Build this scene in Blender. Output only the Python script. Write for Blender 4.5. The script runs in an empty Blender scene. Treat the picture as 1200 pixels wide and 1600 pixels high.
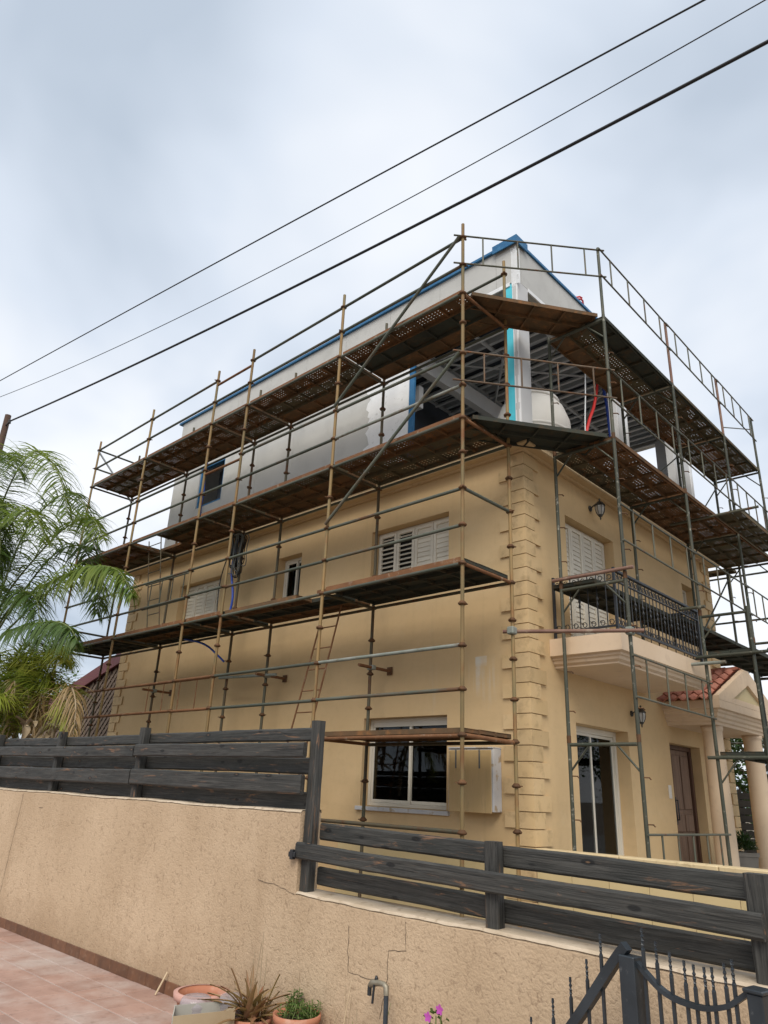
import bpy, bmesh, math, random
from mathutils import Vector, Matrix
random.seed(7)
sc = bpy.context.scene
COL = sc.collection
R = math.radians

# ------------------------------------------------------------------ camera
cd = bpy.data.cameras.new('camera'); cam = bpy.data.objects.new('camera', cd); COL.objects.link(cam)
cr, cu, cf = Vector((0.7288, 0.6835, 0.0412)), Vector((0.2207, -0.2914, 0.9308)), Vector((-0.6482, 0.6693, 0.3632))
cam.matrix_world = Matrix(((cr.x, cu.x, -cf.x, 5.0856), (cr.y, cu.y, -cf.y, -6.6594), (cr.z, cu.z, -cf.z, 0.3766), (0, 0, 0, 1)))
cd.sensor_fit = 'HORIZONTAL'; cd.sensor_width = 36; cd.lens = 1118.98 / 1200 * 36
cd.clip_start = 0.05; cd.clip_end = 3000
sc.camera = cam

# ------------------------------------------------------------------ sky, overcast
SUN_EL, SUN_AZ = R(48), R(146)          # azimuth clockwise from +Y
w = bpy.data.worlds.new('World'); sc.world = w; w.use_nodes = True
nt = w.node_tree; nt.nodes.clear()
def N(t, tree=None, **kw):
    n = (tree or nt).nodes.new(t)
    for k, v in kw.items():
        if hasattr(n, k): setattr(n, k, v)
        else: n.inputs[k.replace('_', ' ')].default_value = v
    return n
def LK(a, b, tree=None): (tree or nt).links.new(a, b)
sky = N('ShaderNodeTexSky', sky_type='NISHITA', sun_disc=False, sun_elevation=SUN_EL, sun_rotation=SUN_AZ)
tc = N('ShaderNodeTexCoord')
sep = N('ShaderNodeSeparateXYZ'); LK(tc.outputs['Generated'], sep.inputs[0])
zz = N('ShaderNodeMath', operation='ABSOLUTE'); LK(sep.outputs['Z'], zz.inputs[0])
za = N('ShaderNodeMath', operation='ADD'); LK(zz.outputs[0], za.inputs[0]); za.inputs[1].default_value = 0.35
dx = N('ShaderNodeMath', operation='DIVIDE'); LK(sep.outputs['X'], dx.inputs[0]); LK(za.outputs[0], dx.inputs[1])
dy = N('ShaderNodeMath', operation='DIVIDE'); LK(sep.outputs['Y'], dy.inputs[0]); LK(za.outputs[0], dy.inputs[1])
cmb = N('ShaderNodeCombineXYZ'); LK(dx.outputs[0], cmb.inputs[0]); LK(dy.outputs[0], cmb.inputs[1]); cmb.inputs[2].default_value = 4.4
nz = N('ShaderNodeTexNoise'); nz.inputs['Scale'].default_value = 1.9; nz.inputs['Detail'].default_value = 4.0
nz.inputs['Roughness'].default_value = 0.47; nz.inputs['Distortion'].default_value = 0.25
LK(cmb.outputs[0], nz.inputs['Vector'])
ramp = N('ShaderNodeValToRGB'); LK(nz.outputs['Fac'], ramp.inputs[0])
e = ramp.color_ramp.elements
e[0].position = 0.33; e[0].color = (0.325, 0.372, 0.435, 1)
e[1].position = 0.66; e[1].color = (0.60, 0.615, 0.64, 1)
m_ = ramp.color_ramp.elements.new(0.5); m_.color = (0.445, 0.488, 0.55, 1)
SKY_ST = 0.085
boost = N('ShaderNodeVectorMath', operation='SCALE'); LK(ramp.outputs[0], boost.inputs[0]); boost.inputs['Scale'].default_value = 0.86 / SKY_ST
mixs = N('ShaderNodeMix', data_type='RGBA'); mixs.inputs['Factor'].default_value = 0.94
LK(sky.outputs[0], mixs.inputs['A']); LK(boost.outputs[0], mixs.inputs['B'])
bg = N('ShaderNodeBackground'); bg.inputs['Strength'].default_value = SKY_ST
LK(mixs.outputs['Result'], bg.inputs['Color'])
wo = N('ShaderNodeOutputWorld'); LK(bg.outputs[0], wo.inputs[0])

sl = bpy.data.lights.new('sun', 'SUN'); sun = bpy.data.objects.new('sun', sl); COL.objects.link(sun)
sl.energy = 1.5; sl.angle = R(40); sl.color = (1.0, 0.94, 0.84)
sd = Vector((math.sin(SUN_AZ) * math.cos(SUN_EL), math.cos(SUN_AZ) * math.cos(SUN_EL), math.sin(SUN_EL)))
sun.rotation_euler = sd.to_track_quat('Z', 'Y').to_euler(); sun.location = (0, -10, 30)

sc.view_settings.view_transform = 'Standard'; sc.view_settings.look = 'None'
sc.view_settings.gamma = 1; sc.view_settings.use_curve_mapping = False
sc.view_settings.exposure = 1.0
sc.render.engine = 'CYCLES'
sc.cycles.max_bounces = 7; sc.cycles.diffuse_bounces = 4; sc.cycles.transparent_max_bounces = 24
sc.cycles.use_adaptive_sampling = True
try: sc.cycles.use_denoising = True
except Exception: pass

# ------------------------------------------------------------------ materials
def new_mat(name):
    m = bpy.data.materials.new(name); m.use_nodes = True
    t = m.node_tree; t.nodes.clear()
    return m, t
def coords(t, stretch=(1, 1, 1), rand=True):
    c = N('ShaderNodeTexCoord', t); v = c.outputs['Object']
    if rand:
        oi = N('ShaderNodeObjectInfo', t)
        mu = N('ShaderNodeMath', t, operation='MULTIPLY'); LK(oi.outputs['Random'], mu.inputs[0], t); mu.inputs[1].default_value = 53.0
        ad = N('ShaderNodeVectorMath', t, operation='ADD'); LK(v, ad.inputs[0], t); LK(mu.outputs[0], ad.inputs[1], t); v = ad.outputs[0]
    if stretch != (1, 1, 1):
        mp = N('ShaderNodeMapping', t); mp.inputs['Scale'].default_value = stretch; LK(v, mp.inputs[0], t); v = mp.outputs[0]
    return v
def noise(t, v, scale, detail=5, rough=0.55, dist=0):
    n = N('ShaderNodeTexNoise', t); n.inputs['Scale'].default_value = scale; n.inputs['Detail'].default_value = detail
    n.inputs['Roughness'].default_value = rough; n.inputs['Distortion'].default_value = dist
    LK(v, n.inputs['Vector'], t); return n.outputs['Fac']
def rng(t, f, a, b, lo=0., hi=1.):
    r = N('ShaderNodeMapRange', t); LK(f, r.inputs[0], t)
    for i, x in enumerate((a, b, lo, hi)): r.inputs[i + 1].default_value = x
    return r.outputs[0]
def mix(t, f, a, b, mode='MIX'):
    m = N('ShaderNodeMix', t, data_type='RGBA', blend_type=mode)
    for s, x in (('Factor', f), ('A', a), ('B', b)):
        if isinstance(x, (int, float)): m.inputs[s].default_value = x
        elif isinstance(x, tuple): m.inputs[s].default_value = (*x, 1)[:4]
        else: LK(x, m.inputs[s], t)
    return m.outputs['Result']
def finish(m, t, col, rough=0.7, metal=0., bump=None, spec=0.4, alpha=None, bdist=0.01, sub=0.):
    b = N('ShaderNodeBsdfPrincipled', t)
    if isinstance(col, tuple): b.inputs['Base Color'].default_value = (*col, 1)
    else: LK(col, b.inputs['Base Color'], t)
    if isinstance(rough, (int, float)): b.inputs['Roughness'].default_value = rough
    else: LK(rough, b.inputs['Roughness'], t)
    b.inputs['Metallic'].default_value = metal; b.inputs['Specular IOR Level'].default_value = spec
    if sub: b.inputs['Transmission Weight'].default_value = sub
    if bump is not None:
        bn = N('ShaderNodeBump', t); bn.inputs['Strength'].default_value = bump[1]; bn.inputs['Distance'].default_value = bdist
        LK(bump[0], bn.inputs['Height'], t); LK(bn.outputs[0], b.inputs['Normal'], t)
    o = N('ShaderNodeOutputMaterial', t); sh = b.outputs[0]
    if alpha is not None:
        tr = N('ShaderNodeBsdfTransparent', t); mx = N('ShaderNodeMixShader', t)
        LK(alpha, mx.inputs[0], t); LK(sh, mx.inputs[1], t); LK(tr.outputs[0], mx.inputs[2], t); sh = mx.outputs[0]
    LK(sh, o.inputs[0], t)
    return m
def M(name, c1, c2, scale=3, rough=0.75, metal=0., c3=None, s3=6, t3=(.52, .62), bump=0., bs=40, stretch=(1, 1, 1), val=0., spec=0.35, rand=True, detail=5):
    m, t = new_mat(name); v = coords(t, stretch, rand)
    col = mix(t, rng(t, noise(t, v, scale, detail), .3, .7), c1, c2)
    if c3 is not None: col = mix(t, rng(t, noise(t, v, s3, 6, .6), *t3), col, c3)
    if val:
        oi = N('ShaderNodeObjectInfo', t); h = N('ShaderNodeHueSaturation', t)
        LK(rng(t, oi.outputs['Random'], 0, 1, 1 - val, 1 + val), h.inputs['Value'], t); LK(col, h.inputs['Color'], t); col = h.outputs[0]
    return finish(m, t, col, rough, metal, (noise(t, v, bs, 4), bump) if bump else None, spec)

def wall_paint():
    m, t = new_mat('tan_wall_paint'); v = coords(t, rand=False)
    col = mix(t, rng(t, noise(t, v, .55, 4), .35, .65), (.585, .408, .213), (.635, .455, .250))
    fine = noise(t, v, 9, 6, .65)
    col = mix(t, rng(t, fine, .5, .8, 0, .30), col, (.46, .325, .18))
    # grime runs down the wall, rain streaks under sills and ledges
    mp = N('ShaderNodeMapping', t); mp.inputs['Scale'].default_value = (7, 7, .35); LK(v, mp.inputs[0], t)
    st = rng(t, noise(t, mp.outputs[0], 1.0, 5, .6), .58, .76, 0, .22)
    col = mix(t, st, col, (.42, .30, .165))
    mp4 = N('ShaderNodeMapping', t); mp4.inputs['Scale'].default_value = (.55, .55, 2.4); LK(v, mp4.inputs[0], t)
    col = mix(t, rng(t, noise(t, mp4.outputs[0], 1.1, 6, .62), .52, .74, 0, .32), col, (.43, .30, .165))  # cloudy sideways bands: decks' soft shade painted into the wall colour, along with stains
    col = mix(t, rng(t, noise(t, v, 2.3, 7, .7), .60, .74, 0, .35), col, (.60, .46, .28))
    # pale lime drips on the side wall beside the near corner
    sp = N('ShaderNodeSeparateXYZ', t); LK(v, sp.inputs[0], t)
    def win(o, a, b, c, d):
        x1 = rng(t, o, a, b); x2 = rng(t, o, c, d, 1, 0)
        mm = N('ShaderNodeMath', t, operation='MULTIPLY'); LK(x1, mm.inputs[0], t); LK(x2, mm.inputs[1], t); return mm.outputs[0]
    def mul(a, b):
        mm = N('ShaderNodeMath', t, operation='MULTIPLY'); LK(a, mm.inputs[0], t); LK(b, mm.inputs[1], t); return mm.outputs[0]
    mp2 = N('ShaderNodeMapping', t); mp2.inputs['Scale'].default_value = (14, 14, .8); LK(v, mp2.inputs[0], t)
    dr = rng(t, noise(t, mp2.outputs[0], 1.0, 5, .6), .52, .66)
    reg = mul(win(sp.outputs['X'], -2.2, -1.6, -.6, -.45), win(sp.outputs['Z'], 1.35, 1.75, 1.9, 2.2))
    col = mix(t, mul(mul(dr, reg), rng(t, fine, .3, .6, .1, .55)), col, (.60, .51, .38))
    rg2 = mul(win(sp.outputs['X'], -.89, -.86, -.82, -.78), win(sp.outputs['Z'], 1.6, 1.95, 2.15, 2.17))
    rg3 = mul(win(sp.outputs['X'], -.89, -.87, -.7, -.68), win(sp.outputs['Z'], 2.02, 2.08, 2.16, 2.175))
    for g in (rg2, rg3): col = mix(t, mul(g, rng(t, fine, .3, .6, .2, .8)), col, (.60, .55, .46))
    return finish(m, t, col, .82, 0, (noise(t, v, 90, 3), .12), .25)
def stucco():
    m, t = new_mat('rough_stucco'); v = coords(t, rand=False)
    a = noise(t, v, 26, 8, .72, 1.1); b = noise(t, v, 9, 3, .5, .6)
    vo = N('ShaderNodeTexVoronoi', t); vo.inputs['Scale'].default_value = 62; vo.inputs['Randomness'].default_value = 1.0; LK(v, vo.inputs['Vector'], t)
    h = N('ShaderNodeMath', t, operation='ADD'); LK(a, h.inputs[0], t)
    hb = N('ShaderNodeMath', t, operation='MULTIPLY'); LK(vo.outputs['Distance'], hb.inputs[0], t); hb.inputs[1].default_value = -.25; LK(hb.outputs[0], h.inputs[1], t)
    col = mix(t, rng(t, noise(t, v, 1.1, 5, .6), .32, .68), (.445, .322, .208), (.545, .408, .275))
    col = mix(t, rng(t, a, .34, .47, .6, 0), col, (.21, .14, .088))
    sp = N('ShaderNodeSeparateXYZ', t); LK(v, sp.inputs[0], t)
    ad = N('ShaderNodeMath', t, operation='MULTIPLY_ADD'); LK(b, ad.inputs[0], t); ad.inputs[1].default_value = .5; LK(sp.outputs['Z'], ad.inputs[2], t)
    col = mix(t, rng(t, ad.outputs[0], -1.0, -.55, .5, 0), col, (.27, .18, .11))     # splash-back dirt along the foot
    mp = N('ShaderNodeMapping', t); mp.inputs['Scale'].default_value = (4, 4, .5); LK(v, mp.inputs[0], t)
    col = mix(t, rng(t, noise(t, mp.outputs[0], 1, 5, .6), .55, .75, 0, .4), col, (.36, .25, .155))
    return finish(m, t, col, .92, 0, (h.outputs[0], .75), .2, bdist=.012)
def plank_steel(name, c1, c2, c3, holes):
    m, t = new_mat(name); v = coords(t)
    col = mix(t, rng(t, noise(t, v, 2.2, 6, .65), .35, .65), c1, c2)
    col = mix(t, rng(t, noise(t, v, 7, 6, .65), .52, .66), col, c3)
    al = None
    if holes:
        c = N('ShaderNodeTexCoord', t); sp = N('ShaderNodeSeparateXYZ', t); LK(c.outputs['Object'], sp.inputs[0], t)
        def op(o, a, b=None):
            n = N('ShaderNodeMath', t, operation=o)
            for i, x in enumerate((a, b)):
                if x is None: continue
                if isinstance(x, (int, float)): n.inputs[i].default_value = x
                else: LK(x, n.inputs[i], t)
            return n.outputs[0]
        fx = op('SUBTRACT', op('FRACT', op('MULTIPLY', sp.outputs['X'], 1 / .058)), .5)
        fy = op('SUBTRACT', op('FRACT', op('MULTIPLY', sp.outputs['Y'], 1 / .052)), .5)
        d = op('ADD', op('MULTIPLY', fx, fx), op('MULTIPLY', fy, fy))
        inside = op('LESS_THAN', d, .029)
        flat = op('GREATER_THAN', sp.outputs['Z'], -.012)
        yy = op('LESS_THAN', op('ABSOLUTE', sp.outputs['Y']), .115)
        clog = op('GREATER_THAN', noise(t, v, 7, 5), .47)
        al = op('MULTIPLY', op('MULTIPLY', op('MULTIPLY', inside, flat), yy), clog)
    return finish(m, t, col, .78, .0, (noise(t, v, 60, 4), .3), .12, alpha=al)
def glass():
    m, t = new_mat('window_glass')
    fr = N('ShaderNodeFresnel', t); fr.inputs['IOR'].default_value = 1.28
    tr = N('ShaderNodeBsdfTransparent', t); tr.inputs[0].default_value = (.72, .74, .74, 1)
    gl = N('ShaderNodeBsdfGlossy', t); gl.inputs['Roughness'].default_value = .02; gl.inputs[0].default_value = (.9, .9, .9, 1)
    mx = N('ShaderNodeMixShader', t); o = N('ShaderNodeOutputMaterial', t)
    LK(fr.outputs[0], mx.inputs[0], t); LK(tr.outputs[0], mx.inputs[1], t); LK(gl.outputs[0], mx.inputs[2], t); LK(mx.outputs[0], o.inputs[0], t)
    return m
def leafmat(name, c1, c2, trans=.35):
    m, t = new_mat(name); v = coords(t)
    col = mix(t, rng(t, noise(t, v, 2.5, 4), .3, .7), c1, c2)
    d = N('ShaderNodeBsdfPrincipled', t); LK(col, d.inputs['Base Color'], t); d.inputs['Roughness'].default_value = .5; d.inputs['Specular IOR Level'].default_value = .35
    tl = N('ShaderNodeBsdfTranslucent', t); LK(mix(t, .5, col, (.20, .26, .03)), tl.inputs[0], t)
    mx = N('ShaderNodeMixShader', t); mx.inputs[0].default_value = trans; o = N('ShaderNodeOutputMaterial', t)
    LK(d.outputs[0], mx.inputs[1], t); LK(tl.outputs[0], mx.inputs[2], t); LK(mx.outputs[0], o.inputs[0], t)
    return m
def timber():
    m, t = new_mat('weathered_black_timber'); v = coords(t)
    mp = N('ShaderNodeMapping', t); mp.inputs['Scale'].default_value = (1.3, 46, 46); LK(v, mp.inputs[0], t)
    g = noise(t, mp.outputs[0], 1.6, 8, .72, 1.2)
    big = noise(t, v, 2.2, 4, .6)
    col = mix(t, rng(t, g, .34, .70), (.006, .006, .0055), (.085, .081, .072))
    col = mix(t, rng(t, big, .45, .7, 0, .6), col, (.022, .024, .022))
    mp2 = N('ShaderNodeMapping', t); mp2.inputs['Scale'].default_value = (2.2, 15, 15); LK(v, mp2.inputs[0], t)
    pm = rng(t, noise(t, mp2.outputs[0], 1.1, 8, .72, .8), .585, .65)
    pg = N('ShaderNodeMath', t, operation='MULTIPLY'); LK(pm, pg.inputs[0], t); LK(rng(t, g, .36, .52), pg.inputs[1], t)
    col = mix(t, pg.outputs[0], col, (.185, .100, .055))
    vo = N('ShaderNodeTexVoronoi', t); vo.inputs['Scale'].default_value = 1.0
    mp3 = N('ShaderNodeMapping', t); mp3.inputs['Scale'].default_value = (3.4, 9, 9); LK(v, mp3.inputs[0], t); LK(mp3.outputs[0], vo.inputs['Vector'], t)
    col = mix(t, rng(t, vo.outputs['Distance'], .13, .17, .9, 0), col, (.006, .006, .006))
    col = mix(t, rng(t, vo.outputs['Distance'], .05, .075, .8, 0), col, (.17, .10, .055))
    return finish(m, t, col, .62, 0, (g, .9), .4, bdist=.005)

MT = {}
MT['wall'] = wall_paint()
MT['quoin'] = M('tan_quoin_paint', (.55, .385, .195), (.615, .442, .243), 2.5, .8, c3=(.37, .255, .13), s3=6, t3=(.52, .75), bump=.12, bs=80, val=.09)
MT['cornice'] = M('tan_cornice_paint', (.54, .385, .215), (.59, .44, .26), 1.5, .8, c3=(.42, .30, .17), s3=6, t3=(.55, .8), rand=False)
MT['cream'] = M('pink_cream_paint', (.60, .45, .305), (.66, .51, .365), 1.3, .75, c3=(.52, .39, .28), s3=5, t3=(.55, .8), bump=.06, bs=70, rand=False)
MT['cream2'] = M('yellow_cream_paint', (.50, .41, .23), (.55, .45, .27), 2, .8, rand=False)
MT['stucco'] = stucco()
MT['coping'] = M('pale_coping_plaster', (.56, .46, .35), (.43, .34, .24), 6, .85, c3=(.33, .25, .17), s3=14, t3=(.55, .7), bump=.3, bs=60)
MT['shutter'] = M('off_white_shutter', (.66, .60, .49), (.72, .66, .55), 3, .55, val=.04)
MT['alu'] = M('cream_aluminium', (.62, .57, .47), (.68, .63, .53), 2, .4, spec=.5)
MT['glass'] = glass()
MT['dark'] = M('dark_interior', (.03, .03, .03), (.05, .05, .05), 1, .9)
MT['curtain'] = M('grey_curtain', (.33, .30, .26), (.42, .39, .34), 2, .9, stretch=(12, 12, .5))
MT['door'] = M('brown_timber_door', (.075, .036, .022), (.13, .066, .040), 2, .5, bump=.25, bs=20, stretch=(8, 8, .8), spec=.4)
MT['doorleaf'] = M('dull_brown_timber_door', (.15, .088, .056), (.24, .15, .10), 2, .55, bump=.25, bs=20, stretch=(8, 8, .8))
MT['iron'] = M('black_wrought_iron', (.010, .011, .013), (.022, .024, .028), 8, .45, spec=.5)
MT['gate'] = M('blue_black_gate_paint', (.010, .014, .018), (.026, .033, .040), 5, .42, c3=(.07, .075, .08), s3=22, t3=(.62, .72), spec=.5)
MT['board'] = M('grey_cement_board', (.48, .475, .455), (.55, .545, .52), .7, .85, c3=(.43, .425, .405), s3=3, t3=(.5, .8), rand=False)
MT['board2'] = M('pale_grey_board', (.52, .52, .52), (.58, .58, .58), 1.5, .8, rand=False)
MT['plaster'] = M('white_skim_plaster', (.76, .77, .78), (.82, .83, .84), 4, .8, c3=(.5, .5, .49), s3=9, t3=(.6, .75), bump=.3, bs=25)
MT['membrane'] = M('blue_membrane', (.020, .115, .26), (.035, .16, .33), 3, .5, c3=(.06, .2, .36), s3=9, t3=(.55, .75))
MT['foam'] = M('turquoise_insulation', (.07, .55, .68), (.11, .63, .75), 4, .7, bump=.1, bs=60)
MT['steel'] = M('galvanised_joist', (.40, .43, .46), (.52, .55, .58), 4, .5, .1, val=.12)
MT['furring'] = M('bright_furring_channel', (.55, .58, .61), (.68, .70, .73), 4, .45, val=.12)
MT['deck'] = M('dark_roof_deck', (.045, .055, .07), (.07, .08, .10), 1.5, .7, .1)
MT['slab'] = M('raw_concrete', (.28, .27, .25), (.36, .345, .32), 1.5, .9, rand=False, bump=.2)
MT['standard'] = M('rusty_ochre_tube', (.27, .168, .068), (.175, .140, .068), 3.5, .62, .1, c3=(.20, .085, .030), s3=4, t3=(.52, .68), bump=.15, bs=60, val=.22, stretch=(1, 1, .5))
MT['standard2'] = M('dull_brown_tube', (.105, .075, .042), (.075, .078, .055), 3.5, .65, .15, c3=(.10, .042, .018), s3=5, t3=(.52, .66), bump=.15, bs=60, val=.2, stretch=(1, 1, .5))
MT['cup'] = M('rusty_coupler_cup', (.135, .062, .024), (.08, .042, .022), 20, .75, .1, val=.2)
MT['ledger'] = M('green_grey_tube', (.070, .082, .062), (.115, .118, .092), 3, .55, .2, c3=(.12, .058, .026), s3=2.2, t3=(.54, .70), bump=.12, bs=50, val=.22, stretch=(.6, 1, 1))
MT['ledger_pale'] = M('pale_worn_tube', (.30, .30, .27), (.17, .20, .165), 4, .6, .2, c3=(.12, .07, .03), s3=5, t3=(.55, .7))
MT['rust'] = M('orange_rust_tube', (.21, .098, .042), (.14, .060, .026), 5, .8, .05, c3=(.27, .19, .13), s3=12, t3=(.58, .7), bump=.3, bs=60, val=.12)
MT['green'] = M('dark_green_frame_paint', (.040, .050, .038), (.085, .080, .056), 2.5, .55, .1, c3=(.24, .23, .19), s3=14, t3=(.60, .68), bump=.1, bs=50, val=.22)
MT['guard'] = M('olive_guard_rail', (.085, .092, .068), (.125, .115, .082), 4, .55, .2, c3=(.13, .06, .03), s3=8, t3=(.57, .68), val=.2)
MT['guard_rust'] = M('rusty_guard_rail', (.16, .12, .085), (.11, .065, .035), 6, .7, .1, c3=(.2, .08, .035), s3=10, t3=(.55, .68), val=.15)
MT['maroon_tube'] = M('maroon_tube', (.16, .08, .06), (.24, .15, .11), 5, .7, .1, c3=(.33, .26, .20), s3=9, t3=(.58, .7), val=.1)
MT['plank'] = plank_steel('rusty_perforated_plank', (.165, .088, .044), (.090, .060, .036), (.22, .100, .040), True)
MT['plank2'] = plank_steel('olive_perforated_plank', (.120, .100, .060), (.080, .066, .044), (.16, .078, .034), True)
MT['plank3'] = plank_steel('solid_rusty_plank', (.165, .092, .048), (.098, .068, .040), (.22, .110, .048), False)
MT['plank4'] = plank_steel('solid_dark_green_plank', (.055, .060, .048), (.040, .042, .035), (.075, .055, .035), False)
MT['timber'] = timber()
def patio_tile():
    m, t = new_mat('terracotta_floor_tile'); g = N('ShaderNodeNewGeometry', t); v = g.outputs['Position']
    col = mix(t, rng(t, noise(t, v, 6, 5), .3, .7), (.31, .19, .15), (.39, .25, .20))
    oi = N('ShaderNodeObjectInfo', t); h = N('ShaderNodeHueSaturation', t)
    LK(rng(t, oi.outputs['Random'], 0, 1, .88, 1.1), h.inputs['Value'], t); LK(col, h.inputs['Color'], t)
    col = mix(t, rng(t, noise(t, v, 1.5, 6, .62), .46, .68, 0, .75), h.outputs[0], (.44, .38, .345))
    col = mix(t, rng(t, noise(t, v, 14, 5), .58, .75, 0, .5), col, (.18, .11, .085))
    return finish(m, t, col, .62, 0, (noise(t, v, 25, 4), .12), .4)
MT['patio'] = patio_tile()
MT['grout'] = M('pale_grout', (.33, .255, .22), (.42, .35, .31), 3, .9, rand=False)
MT['skirt'] = M('brown_skirting_tile', (.17, .078, .040), (.105, .052, .030), 10, .5, c3=(.20, .11, .065), s3=16, t3=(.55, .7), val=.15)
MT['clad'] = M('cream_cladding_tile', (.50, .39, .20), (.56, .44, .245), 2, .6, c3=(.42, .32, .17), s3=6, t3=(.58, .8), val=.04)
MT['cap'] = M('cream_stone_cap', (.60, .48, .29), (.52, .40, .23), 5, .7, c3=(.38, .28, .15), s3=12, t3=(.55, .75), bump=.1)
MT['rooftile'] = M('terracotta_roof_tile', (.36, .125, .080), (.46, .20, .14), 6, .7, c3=(.22, .075, .05), s3=10, t3=(.52, .7), bump=.2, bs=40, val=.14)
MT['maroon'] = M('maroon_roof_sheet', (.13, .030, .032), (.17, .045, .045), 1.5, .5, rand=False)
MT['lattice'] = M('grey_brown_lattice', (.22, .165, .125), (.15, .105, .08), 4, .8, val=.15)
MT['earth'] = M('dry_earth', (.17, .135, .10), (.25, .20, .15), .8, .95, c3=(.12, .10, .07), s3=4, bump=.5, bs=12, rand=False)
MT['frond'] = leafmat('palm_green', (.085, .160, .020), (.24, .29, .05), .48)
MT['frond_dark'] = leafmat('palm_dark_green', (.045, .095, .020), (.105, .165, .036), .4)
MT['frond_yel'] = leafmat('palm_yellow_green', (.26, .34, .040), (.40, .38, .07), .5)
MT['frond_dry'] = leafmat('palm_dry_straw', (.26, .16, .065), (.36, .25, .13), .25)
MT['rachis'] = M('palm_leaf_stalk', (.12, .16, .05), (.18, .19, .07), 5, .55)
MT['drystalk'] = M('dry_leaf_stalk', (.25, .18, .10), (.36, .29, .20), 5, .8, bump=.3)
MT['trunk'] = M('fibrous_palm_trunk', (.13, .095, .065), (.20, .155, .11), 6, .9, bump=.6, bs=25)
MT['bark'] = M('grey_brown_bark', (.09, .065, .045), (.15, .115, .085), 6, .9, bump=.6, bs=20)
MT['leaf'] = leafmat('broad_leaf_green', (.030, .075, .015), (.065, .12, .025), .3)
MT['leaf2'] = leafmat('light_leaf_green', (.055, .12, .020), (.10, .17, .035), .35)
MT['leaf_dk'] = leafmat('deep_leaf_green', (.018, .045, .014), (.035, .07, .02), .2)
MT['aloe'] = leafmat('dry_aloe_leaf', (.30, .13, .075), (.27, .18, .085), .2)
MT['petal'] = leafmat('magenta_petal', (.50, .05, .40), (.62, .12, .55), .3)
MT['terracotta'] = M('terracotta_pot', (.40, .155, .085), (.46, .20, .12), 6, .75, c3=(.50, .30, .22), s3=8, t3=(.55, .75), bump=.1)
MT['pinkpot'] = M('faded_pink_plastic', (.50, .27, .22), (.55, .32, .26), 3, .6)
MT['soil'] = M('potting_soil', (.05, .035, .025), (.08, .06, .045), 15, .95, bump=.6)
MT['cardboard'] = M('worn_board_box', (.30, .22, .13), (.36, .28, .18), 4, .85, bump=.1)
MT['boxgrey'] = M('grey_box_print', (.33, .31, .27), (.42, .40, .35), 3, .7)
def plastic_clear():
    m, t = new_mat('clear_plastic')
    tr = N('ShaderNodeBsdfTransparent', t); tr.inputs[0].default_value = (.86, .85, .87, 1)
    b = N('ShaderNodeBsdfPrincipled', t); b.inputs['Base Color'].default_value = (.60, .54, .56, 1); b.inputs['Roughness'].default_value = .15
    mx = N('ShaderNodeMixShader', t); mx.inputs[0].default_value = .42; o = N('ShaderNodeOutputMaterial', t)
    LK(tr.outputs[0], mx.inputs[1], t); LK(b.outputs[0], mx.inputs[2], t); LK(mx.outputs[0], o.inputs[0], t); return m
MT['clear'] = plastic_clear()
MT['tank'] = M('white_plastic_tank', (.64, .61, .56), (.70, .67, .62), 1.5, .5)
MT['hose_red'] = M('red_hose', (.55, .02, .02), (.62, .04, .03), 4, .4, spec=.5)
MT['hose_blue'] = M('blue_hose', (.02, .06, .40), (.03, .10, .48), 4, .4, spec=.5)
MT['cable'] = M('black_cable', (.012, .012, .014), (.022, .022, .025), 6, .5)
MT['cable_grey'] = M('grey_cable', (.12, .13, .125), (.19, .20, .19), 6, .5)
MT['pole'] = M('dark_timber_pole', (.075, .045, .035), (.12, .075, .055), 3, .85, stretch=(6, 6, .6), bump=.4)
MT['lamp_iron'] = M('bronze_lantern_iron', (.045, .045, .042), (.085, .082, .072), 15, .5, .4)
MT['lamp_glass'] = M('frosted_lamp_glass', (.42, .42, .40), (.50, .49, .46), 5, .25, spec=.5)
MT['brass'] = M('weathered_brass_tap', (.30, .27, .21), (.20, .17, .12), 20, .5, .5)
MT['blackpipe'] = M('blue_black_pipe', (.02, .026, .034), (.05, .06, .07), 12, .5, c3=(.20, .20, .19), s3=15, t3=(.6, .68))
MT['crack'] = M('wall_crack', (.07, .05, .035), (.11, .08, .055), 8, .95)
MT['white'] = M('white_switch_plate', (.62, .58, .52), (.66, .62, .56), 5, .5)
MT['boxtan'] = M('tan_painted_box', (.52, .36, .165), (.57, .40, .20), 3, .55, c3=(.40, .28, .13), s3=6, t3=(.55, .75), stretch=(5, 5, .8))
MT['boxpale'] = M('chipped_white_metal', (.50, .50, .51), (.60, .59, .58), 5, .6, c3=(.40, .32, .22), s3=9, t3=(.56, .66))
MT['paintdrip'] = M('dark_drip', (.10, .11, .11), (.16, .15, .13), 8, .8)
MT['stick'] = M('pale_stick', (.50, .38, .24), (.58, .46, .31), 6, .8)
MT['planter'] = M('grey_planter', (.16, .145, .125), (.21, .19, .165), 5, .8)
MT['frost'] = M('far_dark_slats', (.03, .028, .026), (.05, .045, .04), 4, .8)

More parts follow.
